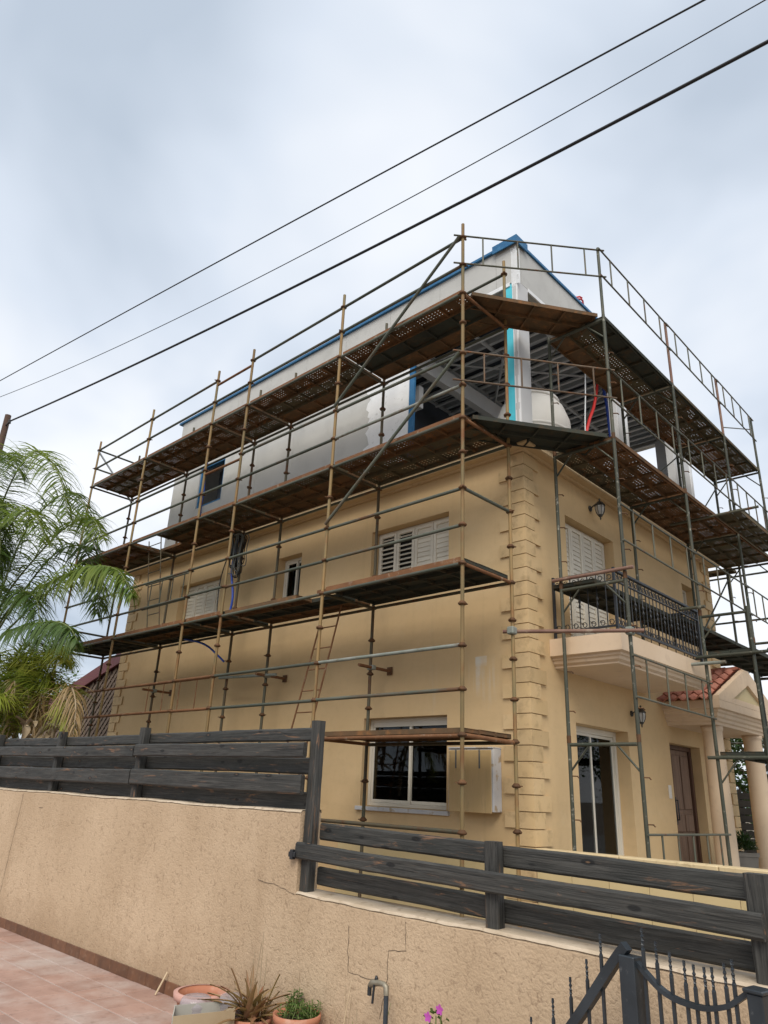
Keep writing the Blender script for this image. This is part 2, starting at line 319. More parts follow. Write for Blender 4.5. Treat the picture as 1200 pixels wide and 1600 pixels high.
# ------------------------------------------------------------------ mesh helpers
class MB:
    def __init__(s): s.v = []; s.f = []; s.sm = []
    def face(s, idx, smooth=False): s.f.append(tuple(idx)); s.sm.append(smooth)
    def quad(s, a, b, c, d):
        n = len(s.v); s.v += [tuple(a), tuple(b), tuple(c), tuple(d)]; s.face((n, n + 1, n + 2, n + 3)); return s
    def box(s, x0, x1, y0, y1, z0, z1, c=0.):
        if c <= 0:
            n = len(s.v)
            s.v += [(x, y, z) for z in (z0, z1) for y in (y0, y1) for x in (x0, x1)]
            for q in ((0, 2, 3, 1), (4, 5, 7, 6), (0, 1, 5, 4), (2, 6, 7, 3), (0, 4, 6, 2), (1, 3, 7, 5)): s.face([n + i for i in q])
            return s
        c = min(c, (x1 - x0) * .45, (y1 - y0) * .45, (z1 - z0) * .45)
        n = len(s.v); ix = {}
        lo, hi = (x0, y0, z0), (x1, y1, z1)
        for sx in (0, 1):
            for sy in (0, 1):
                for sz in (0, 1):
                    sg = (sx, sy, sz)
                    for a in range(3):
                        p = []
                        for k in range(3):
                            base = hi[k] if sg[k] else lo[k]
                            p.append(base if k == a else base + (-c if sg[k] else c))
                        ix[(sg, a)] = len(s.v); s.v.append(tuple(p))
        def sgn(a, va, b, vb, cc, vc):
            g = [0, 0, 0]; g[a] = va; g[b] = vb; g[cc] = vc; return tuple(g)
        for a in range(3):
            b, d = (a + 1) % 3, (a + 2) % 3
            for va in (0, 1):
                q = [ix[(sgn(a, va, b, i, d, j), a)] for i, j in ((0, 0), (1, 0), (1, 1), (0, 1))]
                s.face(q if va else q[::-1])
        for a in range(3):          # edges along a
            b, d = (a + 1) % 3, (a + 2) % 3
            for vb in (0, 1):
                for vd in (0, 1):
                    q = [ix[(sgn(a, 0, b, vb, d, vd), b)], ix[(sgn(a, 1, b, vb, d, vd), b)], ix[(sgn(a, 1, b, vb, d, vd), d)], ix[(sgn(a, 0, b, vb, d, vd), d)]]
                    s.face(q[::-1] if vb == vd else q)
        for sx in (0, 1):
            for sy in (0, 1):
                for sz in (0, 1):
                    q = [ix[((sx, sy, sz), a)] for a in range(3)]
                    s.face(q if (sx + sy + sz) % 2 else q[::-1])
        return s
    def tube(s, p0, p1, r, n=8, r1=None, caps=True):
        return s.path([p0, p1], [r, r if r1 is None else r1], n, caps)
    def path(s, pts, r, n=8, caps=True):
        pts = [Vector(p) for p in pts]
        if isinstance(r, (int, float)): r = [r] * len(pts)
        t0 = (pts[1] - pts[0]).normalized()
        up = Vector((0, 0, 1)) if abs(t0.z) < .9 else Vector((1, 0, 0))
        u = t0.cross(up).normalized(); rings = []
        for i, p in enumerate(pts):
            if i == 0: t = pts[1] - pts[0]
            elif i == len(pts) - 1: t = pts[-1] - pts[-2]
            else: t = (pts[i + 1] - pts[i]).normalized() + (pts[i] - pts[i - 1]).normalized()
            t.normalize() if t.length > 1e-9 else None
            u = (u - t * u.dot(t)); u = u.normalized() if u.length > 1e-6 else t.orthogonal().normalized()
            v = t.cross(u); k = len(s.v)
            for j in range(n):
                a = 2 * math.pi * j / n; q = p + (u * math.cos(a) + v * math.sin(a)) * r[i]; s.v.append(tuple(q))
            rings.append(k)
        for a, b in zip(rings, rings[1:]):
            for j in range(n): s.face((a + j, a + (j + 1) % n, b + (j + 1) % n, b + j), True)
        if caps:
            for k, rv in ((rings[0], True), (rings[-1], False)):
                c = len(s.v); s.v += [s.v[k + j] for j in range(n)]
                s.face([c + j for j in (range(n - 1, -1, -1) if rv else range(n))])
        return s
    def lathe(s, prof, c=(0, 0, 0), n=20, smooth=True, close=True, ex=1., ey=1.):
        k0 = len(s.v)
        for r, z in prof:
            for j in range(n):
                a = 2 * math.pi * j / n; s.v.append((c[0] + r * math.cos(a) * ex, c[1] + r * math.sin(a) * ey, c[2] + z))
        for i in range(len(prof) - 1):
            for j in range(n): s.face((k0 + i * n + j, k0 + i * n + (j + 1) % n, k0 + (i + 1) * n + (j + 1) % n, k0 + (i + 1) * n + j), smooth)
        if close:
            s.face([k0 + j for j in range(n - 1, -1, -1)]); k = k0 + (len(prof) - 1) * n; s.face([k + j for j in range(n)])
        return s
    def prism(s, poly, fn0, fn1):      # poly 2-D (ccw), fn maps (u,v)->xyz on either end
        n = len(s.v); k = len(poly); s.v += [tuple(fn0(*p)) for p in poly] + [tuple(fn1(*p)) for p in poly]
        s.face(range(n + k - 1, n - 1, -1)); s.face(range(n + k, n + 2 * k))
        for i in range(k): j = (i + 1) % k; s.face((n + i, n + j, n + k + j, n + k + i))
        return s
    def mesh(s, name):
        me = bpy.data.meshes.new(name); me.from_pydata(s.v, [], s.f)
        me.polygons.foreach_set('use_smooth', s.sm); me.update(); return me
def fixn(me):
    b = bmesh.new(); b.from_mesh(me); bmesh.ops.recalc_face_normals(b, faces=b.faces); b.to_mesh(me); b.free()

WM = {}
def link(o, parent):
    COL.objects.link(o)
    b = Matrix.LocRotScale(o.location, o.rotation_euler, o.scale)
    WM[o] = b
    if parent is not None:
        o.parent = parent; o.matrix_parent_inverse = WM[parent].inverted()
    return o
def tag(o, label, cat, group=None, kind=None):
    if label: o['label'] = label
    if cat: o['category'] = cat
    if group: o['group'] = group
    if kind: o['kind'] = kind
    return o
def thing(name, label, cat, loc, group=None):
    o = bpy.data.objects.new(name, None); o.location = loc; o.empty_display_size = .2
    link(o, None); return tag(o, label, cat, group)
def part(name, mb, mat, parent=None, loc=None, rot=None, fix=True):
    me = mb if isinstance(mb, bpy.types.Mesh) else mb.mesh(name)
    if not isinstance(mb, bpy.types.Mesh):
        if fix: fixn(me)
    if not me.materials: me.materials.append(MT[mat] if isinstance(mat, str) else mat)
    o = bpy.data.objects.new(name, me)
    if loc is not None: o.location = loc
    if rot is not None: o.rotation_euler = rot
    return link(o, parent)
def struct(name, mb, mat, parent=None):
    o = part(name, mb, mat, parent); o['kind'] = 'structure'; return o
def inst(name, me, mat, parent, loc, rot=None):     # shared mesh, own material slot on the object
    o = bpy.data.objects.new(name, me); o.location = loc
    if rot is not None: o.rotation_euler = rot
    if mat:
        if not me.materials: me.materials.append(None)
        o.material_slots[0].link = 'OBJECT'; o.material_slots[0].material = MT[mat]
    return link(o, parent)

# ------------------------------------------------------------------ ground
GZ, YZ = -1.2, -1.02          # patio level, builder's yard level
struct('ground', MB().quad((-400, -400, GZ - .10), (400, -400, GZ - .10), (400, 600, GZ - .10), (-400, 600, GZ - .10)), 'earth')
struct('yard', MB().box(-22, 8, -2.70, 26, GZ - .096, YZ), 'earth')
patio = struct('patio', MB().box(-8.5, 7.5, -9.5, -2.90, GZ - .096, GZ - .0035), 'grout')
tile_me = MB().box(-.1435, .1435, -.1435, .1435, -.012, 0, .003).mesh('floor_tile')
for i in range(24):
    for j in range(10):
        x, y = -7.08 + i * .3, -3.01 - j * .3
        if x > 2.3 or (j > 5 and x < -5) : continue
        inst('floor_tile', tile_me, 'patio', patio, (x, y, GZ + random.uniform(-.0015, .0015)), (0, 0, random.choice((0, 1, 2, 3)) * math.pi / 2))

# ------------------------------------------------------------------ the house
WY, WX, HX0, HY1 = 1.45, -.02, -11.17, 8.45
house = thing('house', 'tan two-storey house with half-built grey top floor wrapped in scaffolding', 'house', (-5.5, 5, YZ))
def wall_mesh(P, u0, u1, v0, v1, holes, th):
    mb = MB()
    us = sorted({u0, u1, *[h[0] for h in holes], *[h[1] for h in holes]}); vs = sorted({v0, v1, *[h[2] for h in holes], *[h[3] for h in holes]})
    inh = lambda u, v: any(h[0] < u < h[1] and h[2] < v < h[3] for h in holes)
    for a, b in zip(us, us[1:]):
        for c, d in zip(vs, vs[1:]):
            if inh((a + b) / 2, (c + d) / 2): continue
            for k in (0, th): mb.quad(P(a, c, k), P(b, c, k), P(b, d, k), P(a, d, k))
    for a, b, c, d in holes:
        mb.quad(P(a, c, 0), P(a, d, 0), P(a, d, th), P(a, c, th)); mb.quad(P(b, c, 0), P(b, d, 0), P(b, d, th), P(b, c, th))
        mb.quad(P(a, d, 0), P(b, d, 0), P(b, d, th), P(a, d, th)); mb.quad(P(a, c, 0), P(b, c, 0), P(b, c, th), P(a, c, th))
    return mb
PL = lambda u, v, d: (u, WY + d, v)          # side wall, faces the camera on the left
PF = lambda u, v, d: (WX - d, u, v)          # front wall with the balcony
WIN_L = [(-3.02, -1.37, 3.33, 4.46), (-5.53, -4.84, 3.33, 4.46), (-9.0, -7.42, 3.33, 4.46), (-3.0, -1.37, .17, 1.41)]
WIN_F = [(2.59, 4.16, 2.43, 4.44), (6.98, 7.62, 3.45, 4.38), (2.59, 4.16, -.72, 1.37), (5.66, 6.96, -.72, 1.33)]
TH = .32
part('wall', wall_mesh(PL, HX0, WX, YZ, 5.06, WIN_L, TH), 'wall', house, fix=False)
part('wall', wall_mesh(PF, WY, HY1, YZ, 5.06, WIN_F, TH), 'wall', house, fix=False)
part('wall', MB().box(HX0, WX - .001, HY1 - .25, HY1, YZ, 5.055), 'wall', house)
part('wall', MB().box(HX0, HX0 + .25, WY + .33, HY1 - .26, YZ, 5.055), 'wall', house)
part('floor_slab', MB().box(HX0 + .3, WX - .33, WY + .33, HY1 - .27, 2.15, 2.40).box(HX0 + .3, WX - .33, WY + .33, HY1 - .27, -.95, -.73), 'slab', house)
part('partition', MB().box(-4.2, -4.1, WY + .34, HY1 - .28, -.72, 2.14).box(-3.9, -3.8, WY + .34, HY1 - .28, 2.41, 5.04), 'dark', house)
# cornice swept round the top of the lower storeys
def ring_sweep(prof, x0, x1, y0, y1):
    mb = MB()
    for o, z in prof: mb.v += [(x0 - o, y0 - o, z), (x1 + o, y0 - o, z), (x1 + o, y1 + o, z), (x0 - o, y1 + o, z)]
    n = len(prof)
    for i in range(n - 1):
        for j in range(4): mb.face((i * 4 + j, i * 4 + (j + 1) % 4, (i + 1) * 4 + (j + 1) % 4, (i + 1) * 4 + j))
    mb.face((0, 3, 2, 1)); k = (n - 1) * 4; mb.face((k, k + 1, k + 2, k + 3)); return mb
part('cornice', ring_sweep([(-.2, 5.061), (.05, 5.061), (.07, 5.085), (.19, 5.085), (.21, 5.10), (.215, 5.15), (.25, 5.19), (.265, 5.22), (.265, 5.32), (.1, 5.36), (-.4, 5.37)], HX0, WX, WY, HY1), 'cornice', house)

# quoins: interlocked long and short blocks
def quoin(cx, cy, sx, sy, wl, wf, z0, z1, pr=.03):
    # L-shaped block: corner at (cx,cy), wl along x (towards sx), wf along y (towards sy)
    a, b = cx - sx * pr, cy - sy * pr
    g = .006
    poly = [(a, b), (cx + sx * wl, b), (cx + sx * wl, cy + sy * .004), (cx + sx * .004, cy + sy * .004), (cx + sx * .004, cy + sy * wf), (a, cy + sy * wf)]
    return MB().prism(poly, lambda u, v: (u, v, z0 + g), lambda u, v: (u, v, z1 - g))
for cx, cy, sx, sy in ((WX, WY, -1, 1), (HX0, WY, 1, 1), (WX, HY1, -1, -1)):
    for i in range(31):
        z1 = 5.055 - .1935 * i; z0 = z1 - .1935
        if z0 < YZ - .05: break
        wide = i % 2 == 1
        if cx == WX and cy == WY and wide and abs(z1 - 2.345) < .2: pass
        part('quoin', quoin(cx, cy, sx, sy, .40 if wide else .24, .22 if wide else .37, z0, z1), 'quoin', house)

# windows
def frame_box(P, u0, u1, v0, v1, d0, d1, t, mid=(), c=0):
    mb = MB()
    def bx(a, b, c_, d):
        p, q = P(a, c_, d0), P(b, d, d1)
        mb.box(min(p[0], q[0]), max(p[0], q[0]), min(p[1], q[1]), max(p[1], q[1]), min(p[2], q[2]), max(p[2], q[2]), .004)
    bx(u0, u0 + t, v0, v1); bx(u1 - t, u1, v0, v1); bx(u0 + t, u1 - t, v0, v0 + t); bx(u0 + t, u1 - t, v1 - t, v1)
    for m in mid: bx(m - t * .45, m + t * .45, v0 + t, v1 - t)
    return mb
def pbox(P, u0, u1, v0, v1, d0, d1, c=0.):
    p, q = P(u0, v0, d0), P(u1, v1, d1)
    return MB().box(min(p[0], q[0]), max(p[0], q[0]), min(p[1], q[1]), max(p[1], q[1]), min(p[2], q[2]), max(p[2], q[2]), c)
def sliding(P, h, d, top=.0, panes=2):
    u0, u1, v0, v1 = h
    f = part('window', frame_box(P, u0 + .002, u1 - .002, v0 + .002, v1 - .002, d, d + .07, .05), 'alu', house)
    mid = (u0 + u1) / 2
    for k, (a, b) in enumerate(((u0 + .052, mid + .02), (mid - .02, u1 - .052))):
        dd = d + .012 + .026 * k
        part('sash', frame_box(P, a, b, v0 + .053, v1 - .053 - top, dd, dd + .022, .042), 'alu', f)
        part('pane', pbox(P, a + .04, b - .04, v0 + .09, v1 - .09 - top, dd + .009, dd + .013), 'glass', f)
    if top: part('blind_box', pbox(P, u0 + .052, u1 - .052, v1 - .052 - top, v1 - .052, d + .01, d + .06), 'alu', f)
    return f
def shutters(P, h, d, n, open_n, u_in0=0., u_in1=0.):
    u0, u1, v0, v1 = h; u0 += u_in0; u1 -= u_in1
    f = part('window', frame_box(P, u0 + .003, u1 - .003, v0 + .002, v1 - .002, d, d + .05, .035), 'alu', house)
    W = (u1 - u0 - .074) / n
    for k in range(n):
        a, b = u0 + .037 + k * W + .004, u0 + .037 + (k + 1) * W - .004
        s = part('shutter', frame_box(P, a, b, v0 + .04, v1 - .04, d - .022, d + .018, .055), 'shutter', house)
        H = v1 - v0 - .19; ns = int(H / .074); pt = H / ns
        tilt = R(38) if k < open_n else R(80)
        hl = .036 if k < open_n else .043
        for q in range(ns):
            zc = v0 + .095 + (q + .5) * pt
            # slat: thin board tilted about the horizontal axis, lower edge outward
            mb = MB(); dz, dd = hl * math.sin(tilt), hl * math.cos(tilt); t2 = .005
            c0 = d - .002
            pts = [(c0 - dd, zc - dz), (c0 - dd + t2 * math.sin(tilt) * 2, zc - dz + t2 * math.cos(tilt) * -2), (c0 + dd + t2 * math.sin(tilt) * 2, zc + dz - t2 * math.cos(tilt) * 2), (c0 + dd, zc + dz)]
            mb.prism([(x, y) for x, y in pts], lambda x, y: P(a + .05, y, x), lambda x, y: P(b - .05, y, x))
            part('slat', mb, 'shutter', s)
    part('backing', pbox(P, u0 + .04, u1 - .04, v0 + .04, v1 - .04, d + .06, d + .08), 'dark', f)
shutters(PL, WIN_L[0], .17, 4, 2)
shutters(PL, WIN_L[2], .17, 4, 0)
sliding(PL, WIN_L[1], .17)
sliding(PL, WIN_L[3], .15)
shutters(PF, WIN_F[0], .17, 4, 0)
sliding(PF, WIN_F[1], .17)
part('window_sill', pbox(PL, -3.06, -1.31, .11, .165, -.05, .16, .006), 'boxpale', house)
for h in WIN_L[:3]: part('window_sill', pbox(PL, h[0] - .05, h[1] + .05, 3.27, 3.325, -.05, .16, .006), 'cornice', house)
part('roller_panel', pbox(PL, -2.94, -1.43, 1.29, 1.358, .152, .157), 'alu', house)
# ground-floor sliding door with curtain
sliding(PF, WIN_F[2], .20, top=.03)
mb = MB(); nn = 60
for i in range(nn + 1):
    y = 3.05 + .95 * i / nn; o = .03 * math.sin(i * 1.1) + .012 * math.sin(i * 2.7)
    mb.v += [(WX - .40 + o, y, -.70), (WX - .40 + o, y, 1.2)]
for i in range(nn): mb.face((2 * i, 2 * i + 2, 2 * i + 3, 2 * i + 1), True)
part('curtain', mb, 'curtain', house, fix=False)
# entrance double door
dr = part('front_door', frame_box(PF, 5.663, 6.957, -.72, 1.327, .16, .26, .07), 'door', house)
for k, (a, b) in enumerate(((5.735, 6.06), (6.07, 6.885))):
    part('door_leaf', pbox(PF, a, b, -.70, 1.255, .205, .245, .004), 'doorleaf', dr)
    for z0, z1 in ((-.60, -.12), (-.05, .22), (.30, 1.17)):
        nb = 1 if k == 0 else 2
        for q in range(nb):
            wq = (b - a - .06 * (nb + 1)) / nb; ua = a + .06 + q * (wq + .06)
            part('door_panel', pbox(PF, ua, ua + wq, z0, z1, .185, .207, .012), 'doorleaf', dr)
for u in (6.03, 6.12):
    p0 = PF(u, .12, .15); p1 = PF(u, .46, .15)
    mb = MB().path([PF(u, .14, .2), PF(u, .14, .14), PF(u, .44, .14), PF(u, .44, .2)], .013, 6).tube(PF(u, .10, .2), PF(u, .10, .178), .035, 8).tube(PF(u, .46, .2), PF(u, .46, .178), .035, 8)
    part('door_handle', mb, 'iron', dr)
part('switch_plate', pbox(PF, 5.44, 5.53, .46, .66, -.02, 0, .004), 'white', house)

# balcony
def ring3(prof, x1, y0, y1, x0):   # open to the wall
    mb = MB()
    for o, z in prof: mb.v += [(x0, y0 + o, z), (x1 - o, y0 + o, z), (x1 - o, y1 - o, z), (x0, y1 - o, z)]
    n = len(prof)
    for i in range(n - 1):
        for j in range(3): mb.face((i * 4 + j, i * 4 + j + 1, (i + 1) * 4 + j + 1, (i + 1) * 4 + j))
    mb.face((0, 1, 2, 3)); k = (n - 1) * 4; mb.face((k + 3, k + 2, k + 1, k)); return mb
BX1, BY0, BY1 = 1.02, 1.98, 5.0
balc = part('balcony', ring3([(0, 2.41), (0, 2.18), (.05, 2.165), (.05, 2.135), (.075, 2.12), (.085, 2.085), (.125, 2.06), (.125, 2.035), (.16, 2.03)], BX1, BY0, BY1, WX + .002), 'cream', house)
RZ = 3.27
path = [(.03, BY0 + .09), (BX1 - .08, BY0 + .09), (BX1 - .08, BY1 - .09), (.03, BY1 - .09)]
for (xa, ya), (xb, yb) in zip(path, path[1:]):
    ex, ey = (.025 if yb != ya else 0), (.025 if xb != xa else 0)
    x0, x1, y0, y1 = min(xa, xb) - ex, max(xa, xb) + ex, min(ya, yb) - ey, max(ya, yb) + ey
    if ex: y0 -= .025; y1 += .025
    else: x1 -= .028
    part('handrail', MB().box(x0, x1, y0, y1, RZ - .03, RZ + .012, .008), 'iron', balc)
    part('bottom_rail', MB().box(x0 + ex * .3, x1 - ex * .3, y0 + ey * .3, y1 - ey * .3, 2.50, 2.525), 'iron', balc)
    part('mid_rail', MB().box(x0 + ex * .4, x1 - ex * .4, y0 + ey * .4, y1 - ey * .4, RZ - .16, RZ - .145), 'iron', balc)
    L = math.hypot(xb - xa, yb - ya); n = int(L / .118)
    for i in range(n + 1):
        f = i / n; x, y = xa + (xb - xa) * f, ya + (yb - ya) * f
        if i % n:
            pr = [(x, y, 2.50), (x, y, RZ - .03)]; rr = [.0075, .0075]
            if i % 2:
                pr = [(x, y, z) for z in (2.50, 2.80, 2.815, 2.84, 2.855, 2.875, 2.89, 2.915, 2.93, RZ - .03)]; rr = [.0075, .0075, .016, .016, .009, .009, .018, .018, .0075, .0075]
            part('baluster', MB().path(pr, rr, 6, False), 'iron', balc)
        if i < n:
            tx, ty = (xb - xa) / L, (yb - ya) / L
            for zc, sg in ((RZ - .088, 1), (2.565, -1)):
                pts = []
                for k in range(13):
                    a = -math.pi * .9 + k / 12 * math.pi * 2.2; r_ = .040 * (1 - .45 * k / 12)
                    pts.append((x + tx * (.059 + r_ * math.cos(a)), y + ty * (.059 + r_ * math.cos(a)), zc + sg * r_ * math.sin(a)))
                part('scroll', MB().path(pts, .006, 5, False), 'iron', balc)
for x, y in path[:3]: part('railing_post', MB().box(x - .018, x + .018, y - .018, y + .018, 2.412, RZ + .03, .004), 'iron', balc)

# entrance portico: entablature, pediment, columns, clay tiles
PX, PY0, PY1, PZ = .92, 5.50, 8.50, 1.60
YC = (PY0 + PY1) / 2
port = part('portico', ring3([(0, 1.965), (0, 1.84), (.05, 1.825), (.055, 1.79), (.08, 1.77), (.085, 1.725), (.115, 1.70), (.12, 1.66), (.15, 1.64), (.155, PZ), (.2, PZ - .004)], PX, PY0, PY1, WX + .002), 'cream', house)
APZ = 2.62
part('pediment', MB().prism([(PY0, 1.966), (PY1, 1.966), (YC, APZ)], lambda u, v: (PX - .098, u, v), lambda u, v: (PX - .05, u, v)), 'cream2', port)
for s in (-1, 1):   # raking cornices, proud of the tympanum
    ya = PY0 if s < 0 else PY1
    wv = .25
    poly = [(ya, 1.967), (ya - s * .45, 1.967), (YC, APZ - wv), (YC, APZ + .04), (ya, 2.03)]
    part('raking_cornice', MB().prism(poly, lambda u, v: (PX - .10, u, v), lambda u, v: (PX + .002, u, v)), 'cream', port)
part('base_band', MB().box(PX - .049, PX + .001, PY0 + .455, PY1 - .455, 1.968, 2.06), 'cream', port)
for cx, cy in ((.60, 5.93), (.60, 7.86)):
    part('column', MB().lathe([(.19, -.72), (.19, -.64), (.172, -.62), (.168, -.55), (.165, .3), (.152, 1.50), (.156, 1.52), (.17, 1.535), (.17, 1.596)], (cx, cy, 0), 28), 'cream', port)
part('soffit', MB().box(WX + .003, PX - .16, PY0 + .16, PY1 - .16, PZ + .03, PZ + .06), 'cream', port)
tb = MB(); nx, ny = 9, 2       # one S-shaped clay tile, length along local y (down the slope)
for lay in (0, 1):
    for j in range(ny):
        for i in range(nx):
            x = (i / (nx - 1) - .5) * .176; hgt = .030 * math.cos((i / (nx - 1)) * 2 * math.pi) + .034
            tb.v.append((x, (-.19 if j == 0 else .17), hgt - lay * .014 + (.034 if j == 0 else 0)))
o_ = nx * ny
for i in range(nx - 1):
    tb.face((i, i + 1, nx + i + 1, nx + i), True); tb.face((o_ + nx + i, o_ + nx + i + 1, o_ + i + 1, o_ + i), True); tb.face((i, o_ + i, o_ + i + 1, i + 1))
tile_rf = tb.mesh('roof_tile')
ang = math.atan2(APZ - 1.965, YC - PY0)
part('roof_deck', MB().prism([(PY0 - .02, 1.968), (PY1 + .02, 1.968), (YC, APZ - .02)], lambda u, v: (WX + .003, u, v), lambda u, v: (PX - .105, u, v)), 'cornice', port)
for s in (-1, 1):
    for r_ in range(6):
        for c in range(5):
            d = .10 + r_ * .285
            y = (PY0 - .06 if s < 0 else PY1 + .06) - s * math.cos(ang) * d; z = 1.955 + math.sin(ang) * d
            if abs(y - YC) < .06: continue
            inst('roof_tile', tile_rf, 'rooftile', port, (.075 + c * .170 + random.uniform(-.004, .004), y, z), ((ang if s < 0 else ang), 0, 0) if s < 0 else (ang, 0, math.pi))
rt = MB()
for k in range(13):
    a = math.pi * k / 12; rt.v += [(-.17, .075 * math.cos(a), .06 * math.sin(a)), (.17, .09 * math.cos(a), .075 * math.sin(a))]
for k in range(12): rt.face((2 * k, 2 * k + 1, 2 * k + 3, 2 * k + 2), True)
rt_me = rt.mesh('ridge_tile')
for k in range(3): inst('ridge_tile', rt_me, 'rooftile', port, (.12 + k * .29, YC, APZ + .02))

# half-built top floor
TZ0, TZ1, TZB = 5.38, 8.93, 8.13
TX0, TY0, TY1, TXR = -10.0, 1.43, 8.45, 0.0
def board(x0, x1, z0, z1, y0=TY0, th=.14, m='board'):
    return part('wall_panel', MB().box(x0 + .003, x1 - .003, y0, y0 + th, z0 + .003, z1 - .003), m, house)
xs = [TX0, -8.84, -7.84, -6.6, -5.4, -4.2, -3.2]
for a, b in zip(xs, xs[1:]):
    if a == -8.84: board(a, b, TZ0, 6.28); board(a, b, 7.33, TZB)
    else: board(a, b, TZ0, TZB)
board(-3.2, -2.27, TZ0, TZB, m='plaster')
xs = [TX0, -8.8, -7.6, -6.4, -5.2, -4.0, -2.8, -1.6, -.4, TXR]
for a, b in zip(xs, xs[1:]): part('fascia_panel', MB().box(a + .0025, b - .0025, TY0, TY0 + .14, TZB, TZ1 - .05), 'board', house)
ys = [TY0 + .14, 2.8, 4.0, 5.2, 6.4, 7.6, TY1]
for a, b in zip(ys, ys[1:]): part('fascia_panel', MB().box(TXR - .14, TXR, a + .0025, b - .0025, TZB, TZ1 - .05), 'board', house)
part('fascia_panel', MB().box(TX0, TXR - .145, TY1 - .14, TY1, TZB, TZ1 - .05), 'board', house)
part('fascia_panel', MB().box(TX0, TX0 + .14, TY0 + .145, TY1 - .145, TZ0, TZ1 - .05), 'board', house)
# ragged skim coat where the grey board meets the white one
mb = MB(); pts = []; z = TZ0 + .02
while z < TZB - .02: pts.append((-3.2 - random.uniform(.0, .16), z)); z += random.uniform(.03, .12)
for (a, z0), (b, z1) in zip(pts, pts[1:]): mb.quad((a, TY0 - .003, z0), (-3.195, TY0 - .003, z0), (-3.195, TY0 - .003, z1), (b, TY0 - .003, z1))
part('skim_coat', mb, 'plaster', house)
part('membrane_strip', MB().box(-2.268, -2.155, TY0 + .005, TY0 + .045, TZ0, TZB - .003), 'membrane', house)
for x0, x1, y0, y1 in ((-.275, -.105, TY0 + .012, TY0 + .30),): part('insulation', MB().box(x0, x1, y0, y1, TZ0, TZB - .002), 'foam', house)
part('corner_column', MB().box(-.103, 0, TY0 + .004, TY0 + .31, TZ0, TZB - .001, .006), 'board2', house)
part('skim_coat', MB().box(-.100, -.006, TY0 - .001, TY0 + .0035, TZ0, TZB), 'plaster', house)
mb = MB(); z = 5.5
while z < 8.1:
    h_ = random.uniform(.05, .2); wv = random.uniform(.03, .10); mb.box(-.06 - wv * .3, -.05 + wv * .3, TY0 - .005, TY0 - .0015, z, z + h_); z += h_
part('skim_coat', mb, 'board2', house)
mb = MB()
for k in range(9): mb.box(-.10 + .018 * k, -.088 + .018 * k, TY0 - .008, TY0 + .002, 8.0 + random.uniform(0, .1), TZ1 - .05 - random.uniform(0, .2))
part('skim_coat', mb, 'plaster', house)
part('edge_trim', MB().box(-.72, -.14, TY0 - .006, TY0 + .02, TZB - .05, TZB + .02), 'plaster', house)
part('edge_trim', MB().box(-.02, .006, TY0 + .315, 2.5, TZB - .05, TZB + .02), 'plaster', house)
for y0, y1 in ((4.72, 5.16), (7.30, 8.28)):
    part('pillar', MB().box(-.16, -.002, y0, y1, TZ0, TZB - .002, .006), 'board2', house)
    part('pillar_edge', MB().box(-.004, .006, y1 - .16, y1 - .05, TZ0, TZB - .01), 'plaster', house)
part('pillar', MB().box(-.7, -.4, TY1 - .3, TY1 - .15, TZ0, TZB), 'board2', house)
part('pillar', MB().box(-4.1, -3.8, TY1 - .3, TY1 - .15, TZ0, TZB), 'board2', house)
# blue membrane turned over the roof edge
part('roof_edge', MB().box(TX0 - .12, TXR + .03, TY0 - .05, TY0 + .30, TZ1 - .048, TZ1), 'membrane', house)
part('roof_edge', MB().box(TXR - .30, TXR + .032, TY0 + .303, TY1 + .05, TZ1 - .046, TZ1 + .002), 'membrane', house)
part('roof_edge', MB().box(-.42, .06, TY0 - .075, TY0 - .052, TZ1 - .10, TZ1 + .05), 'membrane', house)
part('roof_edge', MB().box(.034, .06, TY0 - .051, TY0 + .26, TZ1 - .10, TZ1 + .05), 'membrane', house)
part('roof_deck', MB().box(TX0 + .15, TXR - .15, TY0 + .15, TY1 - .15, 8.42, 8.5), 'deck', house)
part('floor_slab', MB().box(HX0 + .1, WX + .1, WY - .05, HY1 - .1, 5.371, 5.385), 'slab', house)
for i in range(15):
    y = TY0 + .35 + i * .455
    o = MB().box(TX0 + .15, TXR - .15, y, y + .012, 8.20, 8.40).box(TX0 + .15, TXR - .15, y + .012, y + .065, 8.20, 8.212).box(TX0 + .15, TXR - .15, y + .012, y + .065, 8.388, 8.40)
    part('joist', o, 'steel', house)
for i in range(26):
    y = TY0 + .2 + i * .26
    part('deck_rib', MB().box(TX0 + .15, TXR - .15, y, y + .05, 8.402, 8.419), 'steel' if i % 2 else 'deck', house)
for i in range(15):
    y = TY0 + .52 + i * .45
    part('furring_channel', MB().box(TX0 + .2, TXR - .2, y, y + .045, 8.12, 8.146), 'furring', house)
for i in range(8):
    x = -.45 - i * 1.05
    part('cross_brace', MB().box(x, x + .06, TY0 + .15, TY1 - .15, 8.15, 8.198), 'steel', house)
for (xa, ya), (xb, yb) in (((-.2, 1.7), (-3.2, 5.2)), ((-.2, 5.0), (-3.4, 8.2)), ((-3.2, 1.7), (-.3, 5.0))):
    part('diagonal_brace', MB().tube((xa, ya, 8.13), (xb, yb, 8.13), .03, 4), 'steel', house)
part('inner_beam', MB().box(-2.5, -2.35, TY0 + .2, TY1 - .2, 7.62, 7.95), 'board2', house)
part('inner_wall', MB().box(-3.7, -3.6, TY0 + .15, TY1 - .2, TZ0, 8.15), 'deck', house)
part('inner_beam', MB().box(-3.59, -2.56, TY0 + .6, TY0 + .72, 7.0, 7.45), 'board2', house)
part('window_opening', frame_box(PL, -8.83, -7.85, 6.29, 7.32, .0, .1, .04), 'membrane', house)
part('window_backing', MB().box(-8.8, -7.9, TY0 + .5, TY0 + .52, 6.2, 7.4), 'deck', house)

